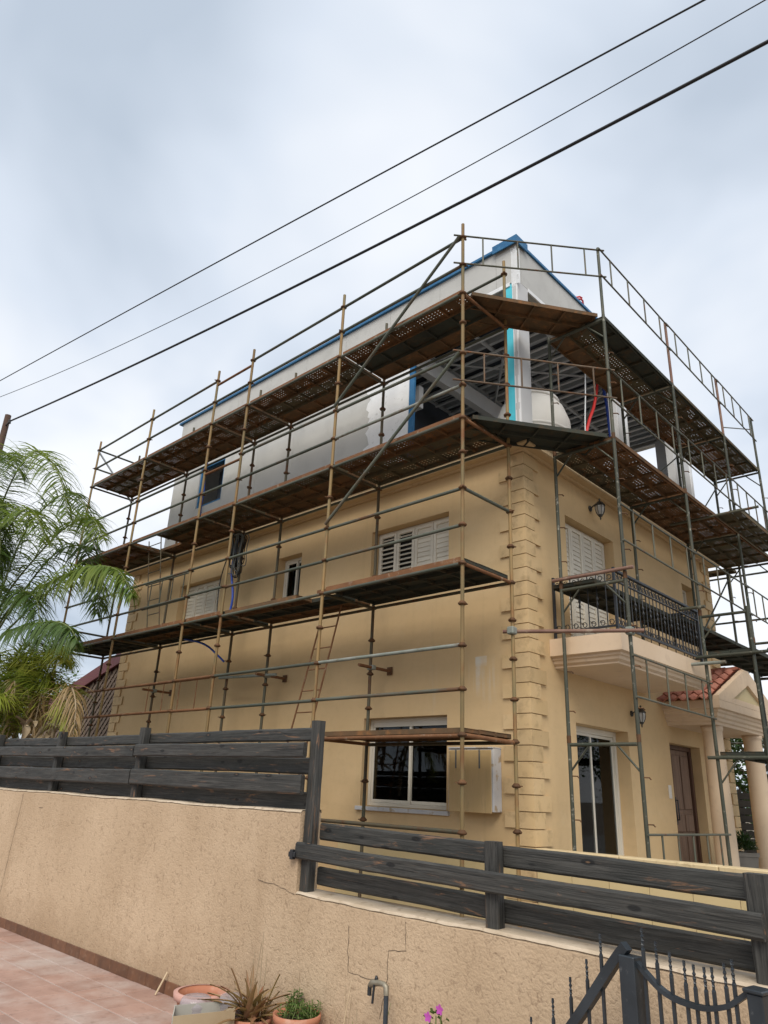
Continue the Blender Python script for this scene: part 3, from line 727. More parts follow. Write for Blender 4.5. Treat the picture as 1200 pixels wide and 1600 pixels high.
# raised terrace in front of the house and its tiled retaining wall
struct('terrace', MB().box(WX + .003, 7.5, WY + .08, 20, YZ + .002, -.725), 'slab')
tw = thing('terrace_wall', 'low cream tiled retaining wall with a cap below the balcony', 'wall', (2.5, 1.45, YZ))
part('core', MB().box(WX + .035, 7.5, WY - .02, WY + .078, YZ, -.262), 'grout', tw)
for c in range(17):
    for r_ in range(3):
        z1 = -.266 - r_ * .30; z0 = max(z1 - .295, YZ + .004); x0 = .02 + c * .452
        if z1 - z0 > .05: part('cladding_tile', MB().box(x0, x0 + .447, WY - .034, WY - .021, z0, z1, .003), 'clad', tw)
for c in range(7): part('cap_stone', MB().box(.02 + c * 1.05, .02 + c * 1.05 + 1.045, WY - .07, WY + .12, -.26, -.175, .012), 'cap', tw)
part('base_course', MB().box(-3.4, WX - .05, WY - .02, WY - .003, YZ + .003, -.33), 'clad', house)

# ------------------------------------------------------------------ side scaffold (cup-lock tubes)
SX = [0, -2.527, -5.048, -6.212, -8.779, -11.325]; SW = 1.056
lev = lambda k: 8 - .5 * k
scafL = thing('tube_scaffold', 'rusty tube scaffold with plank decks along the side wall of the house', 'scaffold', (-5.6, .53, YZ))
cup_me = MB().lathe([(.024, -.022), (.046, -.018), (.054, -.006), (.054, .004), (.040, .016), (.030, .030), (.024, .032)], n=12, close=False).box(.045, .075, -.012, .012, -.006, .006).mesh('coupler_cup')
for i, x in enumerate(SX):
    for row, y in ((0, 0.), (1, SW)):
        zt = 8.25 + random.uniform(-.03, .03)
        lean = random.uniform(-.006, .006)
        mb = MB().path([(x, y, YZ + .02), (x + lean, y, 3.5 + .2 * i), (x, y, zt)], .0245, 10)
        st = part('standard', mb, 'standard' if row == 0 else ('standard' if i == 0 else 'standard2'), scafL)
        for k in range(18):
            if lev(k) < YZ + .1: break
            inst('coupler_cup', cup_me, 'cup', st, (x, y, lev(k)), (0, 0, random.uniform(0, 6.28)))
        part('base_jack', MB().box(x - .075, x + .075, y - .075, y + .075, YZ + .002, YZ + .012).tube((x, y, YZ + .012), (x, y, YZ + .30), .017, 8).tube((x, y, YZ + .17), (x, y, YZ + .20), .045, 8), 'cup', st)
def bar(name, a, b, mat, r=.0235, par=scafL, n=8, sag=0.):
    a, b = Vector(a), Vector(b)
    pts = [a, b] if not sag else [a, (a + b) / 2 + Vector((0, 0, -sag)), b]
    return part(name, MB().path(pts, r, n), mat, par)
full = range(5)
for k, bays in ((0, full), (1, full), (4, full), (5, full), (8, full), (9, full), (12, full), (13, full), (2, full), (6, full), (10, full), (14, (0,)), (16, (0,))):
    for b in bays:
        xa, xb = SX[b] - .03, SX[b + 1] + .03
        z = lev(k) + random.uniform(-.008, .008)
        mt = 'ledger'
        if k in (12, 13): mt = 'rust' if b >= 2 else 'ledger'
        if k == 12 and b == 0: mt = 'ledger_pale'
        if k == 14: mt = 'rust'
        if k == 5 and b == 0: mt = 'ledger_pale'
        if k == 16: mt = 'standard2'
        if k in (0, 4) and b == 2: mt = 'rust'; z -= .10
        bar('ledger', (xa, 0, z), (xb, 0, z), mt)
        if k in (2, 6, 10, 14): bar('ledger', (xa, SW, z), (xb, SW, z), 'ledger' if k < 10 else 'standard2')
    if k in (2, 6, 10): pass
for i, x in enumerate(SX):
    for k in (2, 6, 10): bar('transom', (x, .03, lev(k)), (x, SW - .03, lev(k)), 'rust' if i == 0 else 'standard2')
bar('transom', (0, .03, lev(8)), (0, SW - .03, lev(8)), 'ledger')
bar('transom', (0, .03, lev(14)), (0, SW - .03, lev(14) - .01), 'rust', .026)
bar('transom', (SX[1], .03, lev(14)), (SX[1], SW - .03, lev(14)), 'rust')
for k in (0, 1, 5, 9): bar('transom', (SX[5], .03, lev(k)), (SX[5], SW - .03, lev(k)), 'ledger')
bar('brace', (SX[5], -.03, lev(0) - .02), (SX[5] + .02, SW - .02, lev(2) - .05), 'steel')
bar('brace', (SX[5], -.03, lev(4) - .02), (SX[5] + .02, SW - .02, lev(6) - .05), 'steel')
bar('brace', (-.02, -.055, 8.0), (SX[1] + .01, -.055, 6.05), 'ledger')
bar('brace', (-.02, -.055, 6.0), (SX[1] + .01, -.055, 4.05), 'ledger')
# inner guard line on the top deck and ties back to the wall
bar('ledger', (-.03, SW, 8.0), (-2.0, SW, 8.0), 'ledger')
for x, z, y0 in ((SX[1], 2.09, .76), (SX[4], 2.11, .78), (SX[2], 2.15, .80)):
    tie = bar('wall_tie', (x + .05, y0, z), (x + .05, WY - .03, z), 'rust', .024)
    part('tie_plate', MB().box(x + .0, x + .10, WY - .03, WY - .015, z - .06, z + .06), 'cup', tie)
    part('tie_coupler', MB().box(x - .04, x + .09, SW - .04, SW + .04, z - .035, z + .035, .012), 'ledger_pale', tie)
bar('wall_tie', (SX[3] - .15, SW - .06, 2.2), (SX[2] + .35, SW - .06, 2.14), 'ledger_pale', .026)
# ladder-shaped guard frames
def ladder_guard(par, a0, a1, b0, b1, mat, n=4, r=.0135, ext=.07, f0=.14, f1=.90):
    a0, a1, b0, b1 = (Vector(q) for q in (a0, a1, b0, b1))
    u = (a1 - a0).normalized(); v = (b1 - b0).normalized()
    g = part('guard_rail', MB().tube(a0 - u * ext, a1 + u * ext, r, 8), mat, par)
    part('lower_rail', MB().tube(b0 - v * ext, b1 + v * ext, r, 8), mat, g)
    for i in range(n):
        f = f0 + (f1 - f0) * i / max(1, n - 1); part('rung', MB().tube(a0.lerp(a1, f), b0.lerp(b1, f), r * .9, 6), mat, g)
    return g
ladder_guard(scafL, (SX[3] - .1, .08, 4.0), (SX[4] + .9, .08, 4.0), (SX[3] - .1, .08, 3.5), (SX[4] + .9, .08, 3.5), 'green', 4)
ladder_guard(scafL, (SX[2] - .3, .08, 2.0), (SX[3] - 1.2, .08, 2.0), (SX[2] - .3, .08, 1.5), (SX[3] - 1.2, .08, 1.5), 'rust', 4, .010)

# planks: steel boards with turned-down edges and cross ribs
_pl = {}
def plank_mesh(L, W):
    key = (round(L, 2), round(W, 2))
    if key not in _pl:
        mb = MB().box(-L / 2, L / 2, -W / 2, W / 2, -.004, 0)
        for s in (-1, 1): mb.box(-L / 2, L / 2, s * (W / 2) - (.012 if s > 0 else 0), s * (W / 2) + (.012 if s < 0 else 0), -.058, -.0045)
        n = max(2, int(L / .42))
        for i in range(n + 1):
            x = -L / 2 + .02 + (L - .04) * i / n; mb.box(x - .014, x + .014, -W / 2 + .013, W / 2 - .013, -.045, -.0045)
        me = mb.mesh('plank'); fixn(me); _pl[key] = me
    return _pl[key]
def plank(par, xa, ya, xb, yb, z, W, mat):
    L = math.hypot(xb - xa, yb - ya)
    return inst('plank', plank_mesh(L, W), mat, par, ((xa + xb) / 2, (ya + yb) / 2, z), (random.uniform(-.008, .008), random.uniform(-.003, .003), math.atan2(yb - ya, xb - xa)))
PW = .318
for k in (2, 6, 10):
    for b in full:
        for j in range(3):
            xa, xb = SX[b + 1] + .03, SX[b] - .03; y = .205 + j * .327
            if k == 6 and b == 3 and j < 2: xa += .85
            if k == 10 and b == 1 and j == 0: xb -= .62
            if k == 10 and b == 0: pass
            mt = random.choice(('plank', 'plank', 'plank2', 'plank2', 'plank3') if k != 10 else ('plank3', 'plank4', 'plank4'))
            if k == 2 and b == 0: mt = ('plank', 'plank4', 'plank3')[j]
            plank(scafL, xa, y, xb, y, lev(k) + .088 + random.uniform(0, .01), PW, mt)
    # orange scaffold-board lips along the outer edge
    for b in full:
        if k == 10 and b == 1: continue
        part('toe_edge', MB().box(SX[b + 1] + .04, SX[b] - .04, .018, .044, lev(k) + .022, lev(k) + .098, .004), 'rust', scafL)
for j in range(3): plank(scafL, SX[1] + .03, .205 + j * .327, -.03, .205 + j * .327, lev(14) + .085, PW, 'plank3')
mb = MB().box(SX[1] - .42, SX[1] + .25, .25, .36, lev(10) + .10, lev(10) + .17, .006)
part('timber_offcut', mb, 'rust', scafL)

# ------------------------------------------------------------------ front scaffold (welded frames)
RX, IX = 1.21, .29; RY = [1.83, 4.30, 6.70, 8.75]
scafR = thing('frame_scaffold', 'dark green welded frame scaffold in front of the balcony and front wall', 'scaffold', (.75, 5.2, -.725))
pin_me = MB().tube((0, 0, 0), (.07, 0, 0), .008, 6).tube((.065, 0, -.004), (.082, 0, -.022), .008, 6).mesh('lock_pin')
def hframe(y, z0, x0=IX, x1=RX, h=2.0, mat='green', dy=0.):
    zt = z0 + h
    zl = zt - .06
    g = part('frame', MB().tube((x0 + .02, y, zl), (x1 - .02, y, zl), .0225, 8), mat, scafR)
    for a in (x0, x1):
        part('leg', MB().tube((a, y, z0), (a, y, zt + .02), .0245, 10), mat, g)
        part('spigot', MB().tube((a, y, z0 - .04), (a, y, z0 + .05), .0285, 8), 'cup', g)
    for a, s in ((x0, 1), (x1, -1)): part('frame_gusset', MB().tube((a + s * .02, y, zl - .30), (a + s * .27, y, zl - .015), .013, 6), mat, g)
    for zz in (.35, .85, 1.35):
        for a in (x0, x1): inst('lock_pin', pin_me, 'cup', g, (a + .02, y, z0 + zz), (0, 0, R(35)))
    return g
for i, y in enumerate(RY):
    for z0 in ((-.92, 1.08, 3.08, 5.08) if i < 3 else (1.08, 3.08, 5.08)):
        if i == 0 and z0 < 0: hframe(y, -.70, h=1.78)
        elif i in (1, 2) and z0 < 2: part('standard', MB().tube((RX, y, -.70 if z0 < 0 else z0), (RX, y, z0 + 2.02), .0245, 10), 'green', scafR)
        else: hframe(y, z0)
    if i == 1: part('standard', MB().tube((IX, y, 2.412), (IX, y, 3.1), .0245, 10), 'green', scafR)
    if i == 2: part('standard', MB().tube((IX, y, 2.72), (IX, y, 3.1), .0245, 10), 'green', scafR)
    part('guard_post', MB().tube((RX, y, 7.05), (RX, y, 8.34), .024, 8), 'maroon_tube' if i in (1, 2) else 'green', scafR)
for z in (8.29, 6.14, 4.05, 2.06, .045):
    for i in range(3):
        if z < 1.5 and i > 0: continue
        if z == 2.06 and i > 0: continue
        ya, yb = RY[i], RY[i + 1]
        ladder_guard(scafR, (RX + .035, ya, z), (RX + .035, yb, z - .02), (RX + .035, ya, z - .50), (RX + .035, yb, z - .52), 'guard', 4 if z > .5 else 5, ext=.04, f0=.13, f1=.86)
# decks
for z, bays in ((7.10, (0, 1, 2)), (5.10, (0, 1, 2))):
    for i in bays:
        for j in range(3):
            x = IX + .13 + j * .32
            mt = random.choice(('plank', 'plank2', 'plank2'))
            if z > 6 and i == 0: mt = ('plank3', 'plank2', 'plank4')[j]
            plank(scafR, x, RY[i] + .02, x, RY[i + 1] - .02, z, .312, mt)
        part('toe_edge', MB().box(RX - .045, RX - .022, RY[i] + .03, RY[i + 1] - .03, z - .066, z + .012, .004), 'plank4' if z > 6 else 'rust', scafR)
for j in range(2): plank(scafR, .62 - j * .32, RY[0] + .02, .62 - j * .32, RY[1] - .02, 3.12, .312, 'plank4')
for i in (1, 2):
    for j in range(2): plank(scafR, .75 - j * .32, RY[i] + .02, .75 - j * .32, RY[i + 1] - .02, 3.10, .312, 'plank4')
for z in (3.03,):
    bar('cross_tube', (IX - .10, RY[0] - .05, z + .13), (RX + .14, RY[0] - .05, z + .13), 'maroon_tube', .025, scafR)
for j in range(2): plank(scafR, RX + .16 + j * .2, 5.45, RX + .16 + j * .2, 7.9, 5.04, .19, 'plank2')
bar('cross_tube', (IX + .2, 5.40, 4.99), (RX + .75, 5.40, 4.99), 'guard', .024, scafR)
# outer extra bay in front of the portico
OX = 1.88
for y in (RY[1], RY[2]):
    part('standard', MB().tube((OX, y, -.72), (OX, y, 3.1), .0245, 10), 'green', scafR)
    for z in (1.02, 2.42, 3.02): part('ledger', MB().tube((RX + .02, y, z), (OX, y, z), .0225, 8), 'green', scafR)
    part('gusset', MB().tube((RX + .02, y, .68), (RX + .28, y, 1.0), .013, 6), 'green', scafR); part('gusset', MB().tube((RX + .02, y, 2.7), (RX + .28, y, 3.0), .013, 6), 'green', scafR)
for z in (2.50, 1.09):
    for j in range(2): plank(scafR, RX + .20 + j * .32, RY[1], RX + .20 + j * .32, RY[2], z, .312, 'plank4')
    bar('cross_tube', (RX - .12, RY[1] - .03, z - .08), (OX + .25, RY[1] - .03, z - .075), 'green', .024, scafR)
bar('cross_tube', (RX - .35, RY[1] - .06, 2.32), (RX + .30, RY[1] - .06, 2.32), 'ledger_pale', .025, scafR)
bar('cross_tube', (.95, RY[1] - .07, 3.16), (1.32, RY[1] - .07, 3.16), 'green', .025, scafR)
# far corner return
for xx in (-.6, .29):
    bar('standard', (xx, 9.6, YZ), (xx, 9.6, 6.9), 'green', .0245, scafR)
for z in (1.6, 3.1, 4.1, 5.1): bar('cross_tube', (-2.2, 9.6, z), (RX + .3, 9.62, z), 'green', .022, scafR)
for z in (3.2, 5.15): plank(scafR, -2.2, 9.2, .3, 9.2, z, .31, 'plank2')
bar('brace', (RX, RY[2], 7.25), (RX + .02, RY[3] - .1, 8.0), 'guard', .012, scafR)
for i in (1, 2):
    bar('brace', (IX + .02, RY[i], 5.2), (IX + .02, RY[i + 1], 6.9), 'green', .014, scafR)
bar('brace', (IX, RY[2] + .03, 3.2), (IX, RY[3], 4.8), 'green', .016, scafR)
bar('brace', (IX, RY[2] + .03, 1.2), (IX, RY[3], 2.8), 'green', .016, scafR)

# corner link between the two scaffolds
E0, E1 = Vector((0, 0, 0)), Vector((RX, RY[0], 0))
for z0, z1, mt, gm in ((8.01, 8.285, 'guard', .50), (6.02, 6.14, 'guard_rust', .46)):
    ladder_guard(scafL, (0, -.03, z0), (RX, RY[0] - .03, z1), (0, -.03, z0 - gm), (RX, RY[0] - .03, z1 - gm), mt, 4, .0135, .12, .15, .90)
for z, mats in ((7.13, ('plank3', 'plank3')), (5.12, ('plank4', 'plank4'))):
    d = Vector((1.20, 1.72)); u = d.normalized(); nrm = Vector((-u.y, u.x))
    for j in range(2):
        o = Vector((.0, .17)) + nrm * (.14 + j * .31)
        a = o + u * .03; b = o + u * 1.98
        plank(scafL, a.x, a.y, b.x, b.y, z + .0 + j * .004, .305, mats[j])
bar('link_tube', (-.13, SW - .03, 2.36), (RX + .17, RY[0] + .03, 2.355), 'maroon_tube', .025)
part('link_coupler', MB().box(RX - .04, RX + .05, RY[0] - .06, RY[0] + .05, 2.31, 2.41, .015), 'ledger_pale', scafR)
part('link_coupler', MB().box(-.05, .05, SW - .07, SW + .04, 2.31, 2.41, .015), 'ledger_pale', scafL)

# ladders
def ladder(label, b0, b1, t0, t1, n, mat):
    b0, b1, t0, t1 = (Vector(q) for q in (b0, b1, t0, t1))
    L = thing('ladder', label, 'ladder', (b0 + b1) / 2, 'ladders between scaffold decks')
    for a, b in ((b0, t0), (b1, t1)): part('stile', MB().tube(a, b, .014, 6), mat, L)
    for i in range(n):
        f = (i + .6) / n; part('rung', MB().tube(b0.lerp(t0, f), b1.lerp(t1, f), .010, 6), mat, L)
ladder('thin steel ladder at the left end of the scaffold below the deck hatch', (-8.55, .60, 3.09), (-8.08, .60, 3.09), (-8.95, .50, 5.25), (-8.45, .50, 5.25), 7, 'standard2')
ladder('leaning rusty ladder beside the lower part of the scaffold, behind the fence post', (-4.30, .55, -.98), (-3.80, .55, -.98), (-3.24, .72, 3.16), (-2.85, .72, 3.16), 13, 'rust')

# ------------------------------------------------------------------ boundary wall with its stepped top
BY, BT = -2.905, .20
bw = thing('boundary_wall', 'long rough tan stucco boundary wall stepping down beside the patio', 'wall', (-1, BY + .1, GZ))
def top_z(x): return (.212 if x < .74 else -.318 - .006 * (x - .74)) + .004 * math.sin(x * 3.1) + .0015 * math.sin(x * 11.3)
def wall_run(xs_, inset=0.):
    mb = MB(); 
    for x in xs_:
        z = top_z(x); w_ = .006 * math.sin(x * 2.3)
        mb.v += [(x, BY, GZ - .09), (x, BY + w_ * .3, z - .02), (x, BY + .018, z), (x, BY + BT - .015, z + .004), (x, BY + BT, z - .02), (x, BY + BT, GZ - .09)]
    n = len(xs_)
    for i in range(n - 1):
        for j in range(5): mb.face((i * 6 + j, (i + 1) * 6 + j, (i + 1) * 6 + j + 1, i * 6 + j + 1))
    mb.face(range(6)); k = (n - 1) * 6; mb.face(range(k + 5, k - 1, -1)); return mb
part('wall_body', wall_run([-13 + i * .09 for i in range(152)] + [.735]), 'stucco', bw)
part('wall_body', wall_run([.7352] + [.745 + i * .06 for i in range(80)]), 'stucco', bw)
def coping(xs_):
    mb = MB(); 
    for x in xs_:
        z = top_z(x) + .0015; f = -.0025; b = .006 * math.sin(x * 17) + .005 * math.sin(x * 41)
        mb.v += [(x, BY + f, z - .009 + b * .3), (x, BY + .012, z + .005), (x, BY + BT - .004, z + .011), (x, BY + BT + .004, z - .012)]
    n = len(xs_)
    for i in range(n - 1):
        for j in range(3): mb.face((i * 4 + j, (i + 1) * 4 + j, (i + 1) * 4 + j + 1, i * 4 + j + 1))
    return mb
part('coping', coping([-13 + i * .07 for i in range(196)] + [.738]), 'coping', bw)
part('coping', coping([.742 + i * .05 for i in range(96)]), 'coping', bw)
sk_me = MB().box(-.148, .148, -.010, 0, 0, .092, .002).mesh('skirting_tile')
for i in range(34): inst('skirting_tile', sk_me, 'skirt', bw, (-8.4 + i * .3, BY - .001, GZ), (0, 0, 0))
def crack(pts, wd=.0045):
    mb = MB(); q = []
    for (xa, za), (xb, zb) in zip(pts, pts[1:]):
        L = math.hypot(xb - xa, zb - za); n = max(2, int(L / .025))
        for i in range(n): f = i / n; q.append((xa + (xb - xa) * f + random.uniform(-.005, .005), za + (zb - za) * f + random.uniform(-.005, .005)))
    q.append(pts[-1])
    for i, (x, z) in enumerate(q):
        dxy = Vector((q[min(i + 1, len(q) - 1)][0] - q[max(i - 1, 0)][0], q[min(i + 1, len(q) - 1)][1] - q[max(i - 1, 0)][1])).normalized()
        h_ = wd * random.uniform(.5, 1.1) / 2; mb.v += [(x - dxy.y * h_, BY - .0025, z + dxy.x * h_), (x + dxy.y * h_, BY - .0025, z - dxy.x * h_)]
    for i in range(len(q) - 1): mb.face((2 * i, 2 * i + 1, 2 * i + 3, 2 * i + 2))
    part('crack', mb, 'crack', bw)
crack([(1.30, -.45), (1.301, -.569), (1.312, -.699), (1.40, -.705), (1.523, -.708)], .004)
crack([(1.60, -.90), (1.655, -.675), (1.654, -.533), (1.796, -.518), (1.79, -.36)], .0045)
crack([(-4.31, .18), (-4.36, -.4), (-4.40, -.95)], .006)
crack([(-3.80, .04), (-3.70, .05)], .006)
crack([(.30, -.28), (.52, -.29), (.735, -.33)], .004)

# ------------------------------------------------------------------ black timber fences on the wall
def log_board(L, H, T, seed):
    rd = random.Random(seed); mb = MB(); n = max(10, int(L / .09)); K = 10
    ph = [rd.uniform(0, 6.28) for _ in range(6)]; hw_, tw_ = H / 2, T / 2; bv = min(.012, T * .3)
    sec = [(-tw_, -hw_ + bv), (-tw_, -hw_ * .3), (-tw_, hw_ * .3), (-tw_, hw_ - bv), (-tw_ + bv, hw_), (tw_ - bv, hw_), (tw_, hw_ - bv), (tw_, -hw_ + bv), (tw_ - bv, -hw_), (-tw_ + bv, -hw_)]
    for i in range(n + 1):
        x = -L / 2 + L * i / n
        hh = 1 + .012 * math.sin(x * 2.1 + ph[0]) + .008 * math.sin(x * 7.3 + ph[1])
        bow = .004 * math.sin(x * 1.3 + ph[2]) + .0015 * math.sin(x * 5.1 + ph[3])
        for j in range(K):
            mb.v.append((x, sec[j][0] + rd.uniform(-.0012, .0012), bow + sec[j][1] * hh + rd.uniform(-.0012, .0012)))
    for i in range(n):
        for j in range(K): mb.face((i * K + j, (i + 1) * K + j, (i + 1) * K + (j + 1) % K, i * K + (j + 1) % K), False)
    mb.face(range(K - 1, -1, -1)); mb.face(range(n * K, n * K + K)); return mb
def fboard(fn, xa, za, xb, zb, y, H, T, seed):
    L = math.hypot(xb - xa, zb - za)
    part('board', log_board(L, H, T, seed), 'timber', fn, ((xa + xb) / 2, y, (za + zb) / 2), (0, -math.atan2(zb - za, xb - xa), 0))
FYF, FYB, FYP = BY + .005, BY + .135, BY + .070
f1 = thing('timber_fence', 'weathered black timber fence on the high left part of the boundary wall', 'fence', (-2, BY + .07, .22))
f2 = thing('timber_fence', 'weathered black timber fence on the low right part of the boundary wall', 'fence', (2.3, BY + .07, -.31))
def post(fn, x, z0, z1, wd=.088):
    mb = log_board(z1 - z0, wd, .085, int(x * 100) + 999); me = mb
    part('post', me, 'timber', fn, (x, FYP, (z0 + z1) / 2), (0, R(-90), 0))
for x in (-9.4, -7.5, -5.6, -3.71, -1.82): post(f1, x, .20, .875)
post(f1, .785, -.31, .862, .088)
joints = [-9.4, -5.6, -1.82, .70]
for r_, (zc, H, back) in enumerate(((.765, .100, 1), (.645, .114, 0), (.536, .123, 1), (.401, .140, 0), (.281, .144, 1))):
    for s in range(3):
        xa, xb = joints[s] + .01, joints[s + 1] - .01
        tl = random.uniform(-.004, .004)
        if s == 2 and not back: xb += .047
        fboard(f1, xa, zc + .012 + tl, xb, zc - tl, (FYB if back else FYF - .012), H, .040, 11 * r_ + s)
post(f2, 2.40, -.33, .13); post(f2, 3.845, -.36, .098, .10)
for r_, (za, zb, H, back) in enumerate(((.083, .032, .115, 1), (-.042, -.108, .110, 0), (-.204, -.256, .120, 1))):
    segs = ((.83, 2.39), (2.40, 3.80)) if back else ((.735, 3.87),)
    for s, (xa, xb) in enumerate(segs):
        f = lambda x: za + (zb - za) * (x - .8) / 3.0
        fboard(f2, xa, f(xa), xb, f(xb), (FYB if back else FYF - .012), H, .042, 60 + 7 * r_ + s)
part('bracket', MB().box(.68, .75, FYF - .05, FYF - .02, -.09, -.055, .004).box(.70, .73, FYF - .055, FYF - .018, -.105, -.04, .004), 'iron', f2)

# ------------------------------------------------------------------ steel gate
G1 = Vector((3.373, -3.175, 0)); GU = Vector((.987, -.162, 0))
gate = thing('steel_gate', 'dark blue-black steel gate with twisted spikes and a sagging curved rail', 'gate', (3.4, -3.18, GZ))
gp = lambda u, z, d=0.: G1 + GU * u + Vector((GU.y, -GU.x, 0)) * d + Vector((0, 0, z))
def gbox(u0, u1, z0, z1, d0, d1, name, par=gate, c=.004, mat='gate'):
    mb = MB(); k = MB().box(u0, u1, d0, d1, z0, z1, c); mb.f, mb.sm = k.f, k.sm; mb.v = [tuple(gp(u, z, d)) for u, d, z in k.v]; return part(name, mb, mat, par)
gbox(-.045, .035, GZ, -.262, -.035, .035, 'post'); gbox(.535, .597, GZ, -.292, -.035, .035, 'post')
gbox(.525, .607, -.291, -.276, -.045, .045, 'post_cap')
def flatbar(pts, hw, hd, name):
    mb = MB(); n = len(pts)
    for i, (u, z) in enumerate(pts):
        a, b = pts[max(0, i - 1)], pts[min(n - 1, i + 1)]; t = Vector((b[0] - a[0], b[1] - a[1])).normalized()
        for s, d in ((-1, -hd), (1, -hd), (1, hd), (-1, hd)): mb.v.append(tuple(gp(u - t.y * hw * s, z + t.x * hw * s, d)))
    for i in range(n - 1):
        for j in range(4): mb.face((i * 4 + j, i * 4 + (j + 1) % 4, (i + 1) * 4 + (j + 1) % 4, (i + 1) * 4 + j), False)
    mb.face((0, 1, 2, 3)); k = (n - 1) * 4; mb.face((k + 3, k + 2, k + 1, k)); return part(name, mb, 'gate', gate)
def smooth(pts, n=6):
    out = []
    for i in range(len(pts) - 1):
        p = [Vector(pts[max(0, min(len(pts) - 1, i + k))]) for k in (-1, 0, 1, 2)]
        for j in range(n):
            t = j / n
            out.append(.5 * ((2 * p[1]) + (p[2] - p[0]) * t + (2 * p[0] - 5 * p[1] + 4 * p[2] - p[3]) * t * t + (3 * p[1] - p[0] - 3 * p[2] + p[3]) * t ** 3))
    out.append(Vector(pts[-1])); return out
curve = [(.03, -.285), (.119, -.352), (.183, -.380), (.256, -.391), (.345, -.389), (.434, -.363), (.488, -.328), (.540, -.289)]
flatbar([tuple(q) for q in smooth(curve)], .0095, .015, 'curved_rail')
gbox(.03, .54, -1.05, -1.01, -.015, .015, 'lower_rail'); 
lc = [(-.02, -.228), (-.10, -.315), (-.20, -.435), (-.32, -.575), (-.46, -.72), (-.62, -.83)]
flatbar([tuple(q) for q in smooth(lc)], .021, .021, 'sloping_rail')
gbox(-.90, -.045, -1.05, -1.01, -.015, .015, 'lower_rail'); gbox(-.98, -.90, GZ, -.80, -.035, .035, 'post')
def spike(u, zt, lean=0.):
    mb = MB(); zl = -1.02; h_ = .0068
    prof = [(zl, 1., 0)] + [(zt - .085 + .085 * i / 10, 1. - .35 * (i % 2) * (1 if i < 9 else .4) - .02 * i, i * .55) for i in range(11)]
    for z, s, tw_ in prof:
        for j in range(4):
            a = math.pi / 4 + j * math.pi / 2 + tw_; mb.v.append(tuple(gp(u + lean * (z - zt) + h_ * s * 1.3 * math.cos(a), z, h_ * s * 1.3 * math.sin(a))))
    n = len(prof)
    for i in range(n - 1):
        for j in range(4): mb.face((i * 4 + j, i * 4 + (j + 1) % 4, (i + 1) * 4 + (j + 1) % 4, (i + 1) * 4 + j))
    mb.face((3, 2, 1, 0)); k = (n - 1) * 4; mb.face((k, k + 1, k + 2, k + 3)); part('spike', mb, 'gate', gate)
for u, z in ((.065, -.143), (.13, -.186), (.194, -.216), (.259, -.236), (.301, -.243), (.348, -.244), (.382, -.238), (.437, -.214), (.472, -.196)): spike(u, z)
for u, z in ((-.72, -.70), (-.604, -.628), (-.462, -.52), (-.35, -.411), (-.249, -.32), (-.163, -.204)): spike(u, z)

# ------------------------------------------------------------------ things hung on or standing at the house
bx = thing('wall_box', 'tan painted metal cabinet with chipped white edges beside the lower window', 'cabinet', (-.83, WY - .1, .18))
part('body', MB().box(-1.19, -.475, WY - .185, WY - .003, .19, .945, .006), 'boxpale', bx)
part('cover', MB().box(-1.175, -.50, WY - .197, WY - .186, .175, .925, .004), 'boxtan', bx)
for x in (-1.07, -.69): part('hinge', MB().box(x, x + .022, WY - .203, WY - .198, .70, .93), 'paintdrip', bx)
part('top_trim', MB().box(-1.19, -.475, WY - .20, WY - .003, .948, .962), 'boxpale', bx)
def lantern(label, y, z, S=1.):
    L = thing('wall_lantern', label, 'lamp', (WX, y, z), 'lanterns on the front wall'); x = WX
    part('back_plate', MB().lathe([(.0, 0), (.06, .0), (.055, .02), (.03, .03), (0, .032)], n=12, close=False), 'lamp_iron', L, (x + .001, y, z), (0, R(90), 0))
    part('arm', MB().path([(x + .02, y, z), (x + .09, y, z + .045), (x + .15, y, z + .06), (x + .19, y, z + .02), (x + .17, y, z - .01)], .013, 7), 'lamp_iron', L)
    c = (x + .20, y, z - .04)
    part('hood', MB().lathe([(.012, .19), (.022, .165), (.010, .145), (.05, .12), (.095, .07), (.105, .05), (.09, .045)], c, 8, False), 'lamp_iron', L)
    part('lamp_glass', MB().lathe([(.08, .046), (.088, .0), (.075, -.07), (.045, -.13)], c, 8, False), 'lamp_glass', L)
    for j in range(8):
        a = 2 * math.pi * j / 8; rr = [(.083, .046), (.091, .0), (.078, -.07), (.048, -.13)]
        part('glazing_bar', MB().path([(c[0] + r_ * math.cos(a), c[1] + r_ * math.sin(a), c[2] + z_) for r_, z_ in rr], .0055, 4), 'lamp_iron', L)
    part('finial', MB().lathe([(.05, -.13), (.035, -.16), (.012, -.18), (.016, -.20), (.003, -.235)], c, 8), 'lamp_iron', L)
    L.scale = (S, S, S)
lantern('ornate iron wall lantern above the balcony shutters', 3.42, 4.80, .88)
lantern('iron wall lantern under the balcony between sliding door and entrance', 4.33, 1.66, .78)
tk = thing('water_tank', 'bulging off-white plastic tank inside the open top floor corner', 'tank', (-1.0, 3.4, TZ0))
part('body', MB().lathe([(.40, 0), (.55, .06), (.66, .45), (.715, .95), (.70, 1.25), (.60, 1.52), (.50, 1.64)], (-.98, 3.35, TZ0), 40, ex=.92), 'tank', tk)
part('lid', MB().lathe([(.50, 1.642), (.52, 1.65), (.52, 1.70), (.44, 1.75), (.2, 1.78), (.0, 1.785)], (-.98, 3.35, TZ0), 32, close=False, ex=.92), 'tank', tk)
part('rib', MB().lathe([(.712, .93), (.728, .945), (.728, .975), (.712, .99)], (-.98, 3.35, TZ0), 40, close=False, ex=.92), 'tank', tk)
def hose(name, label, pts, r, mat, cat='hose', n=8):
    q = smooth(pts, 8); o = part(name, MB().path(q, r, n), mat); tag(o, label, cat); return o
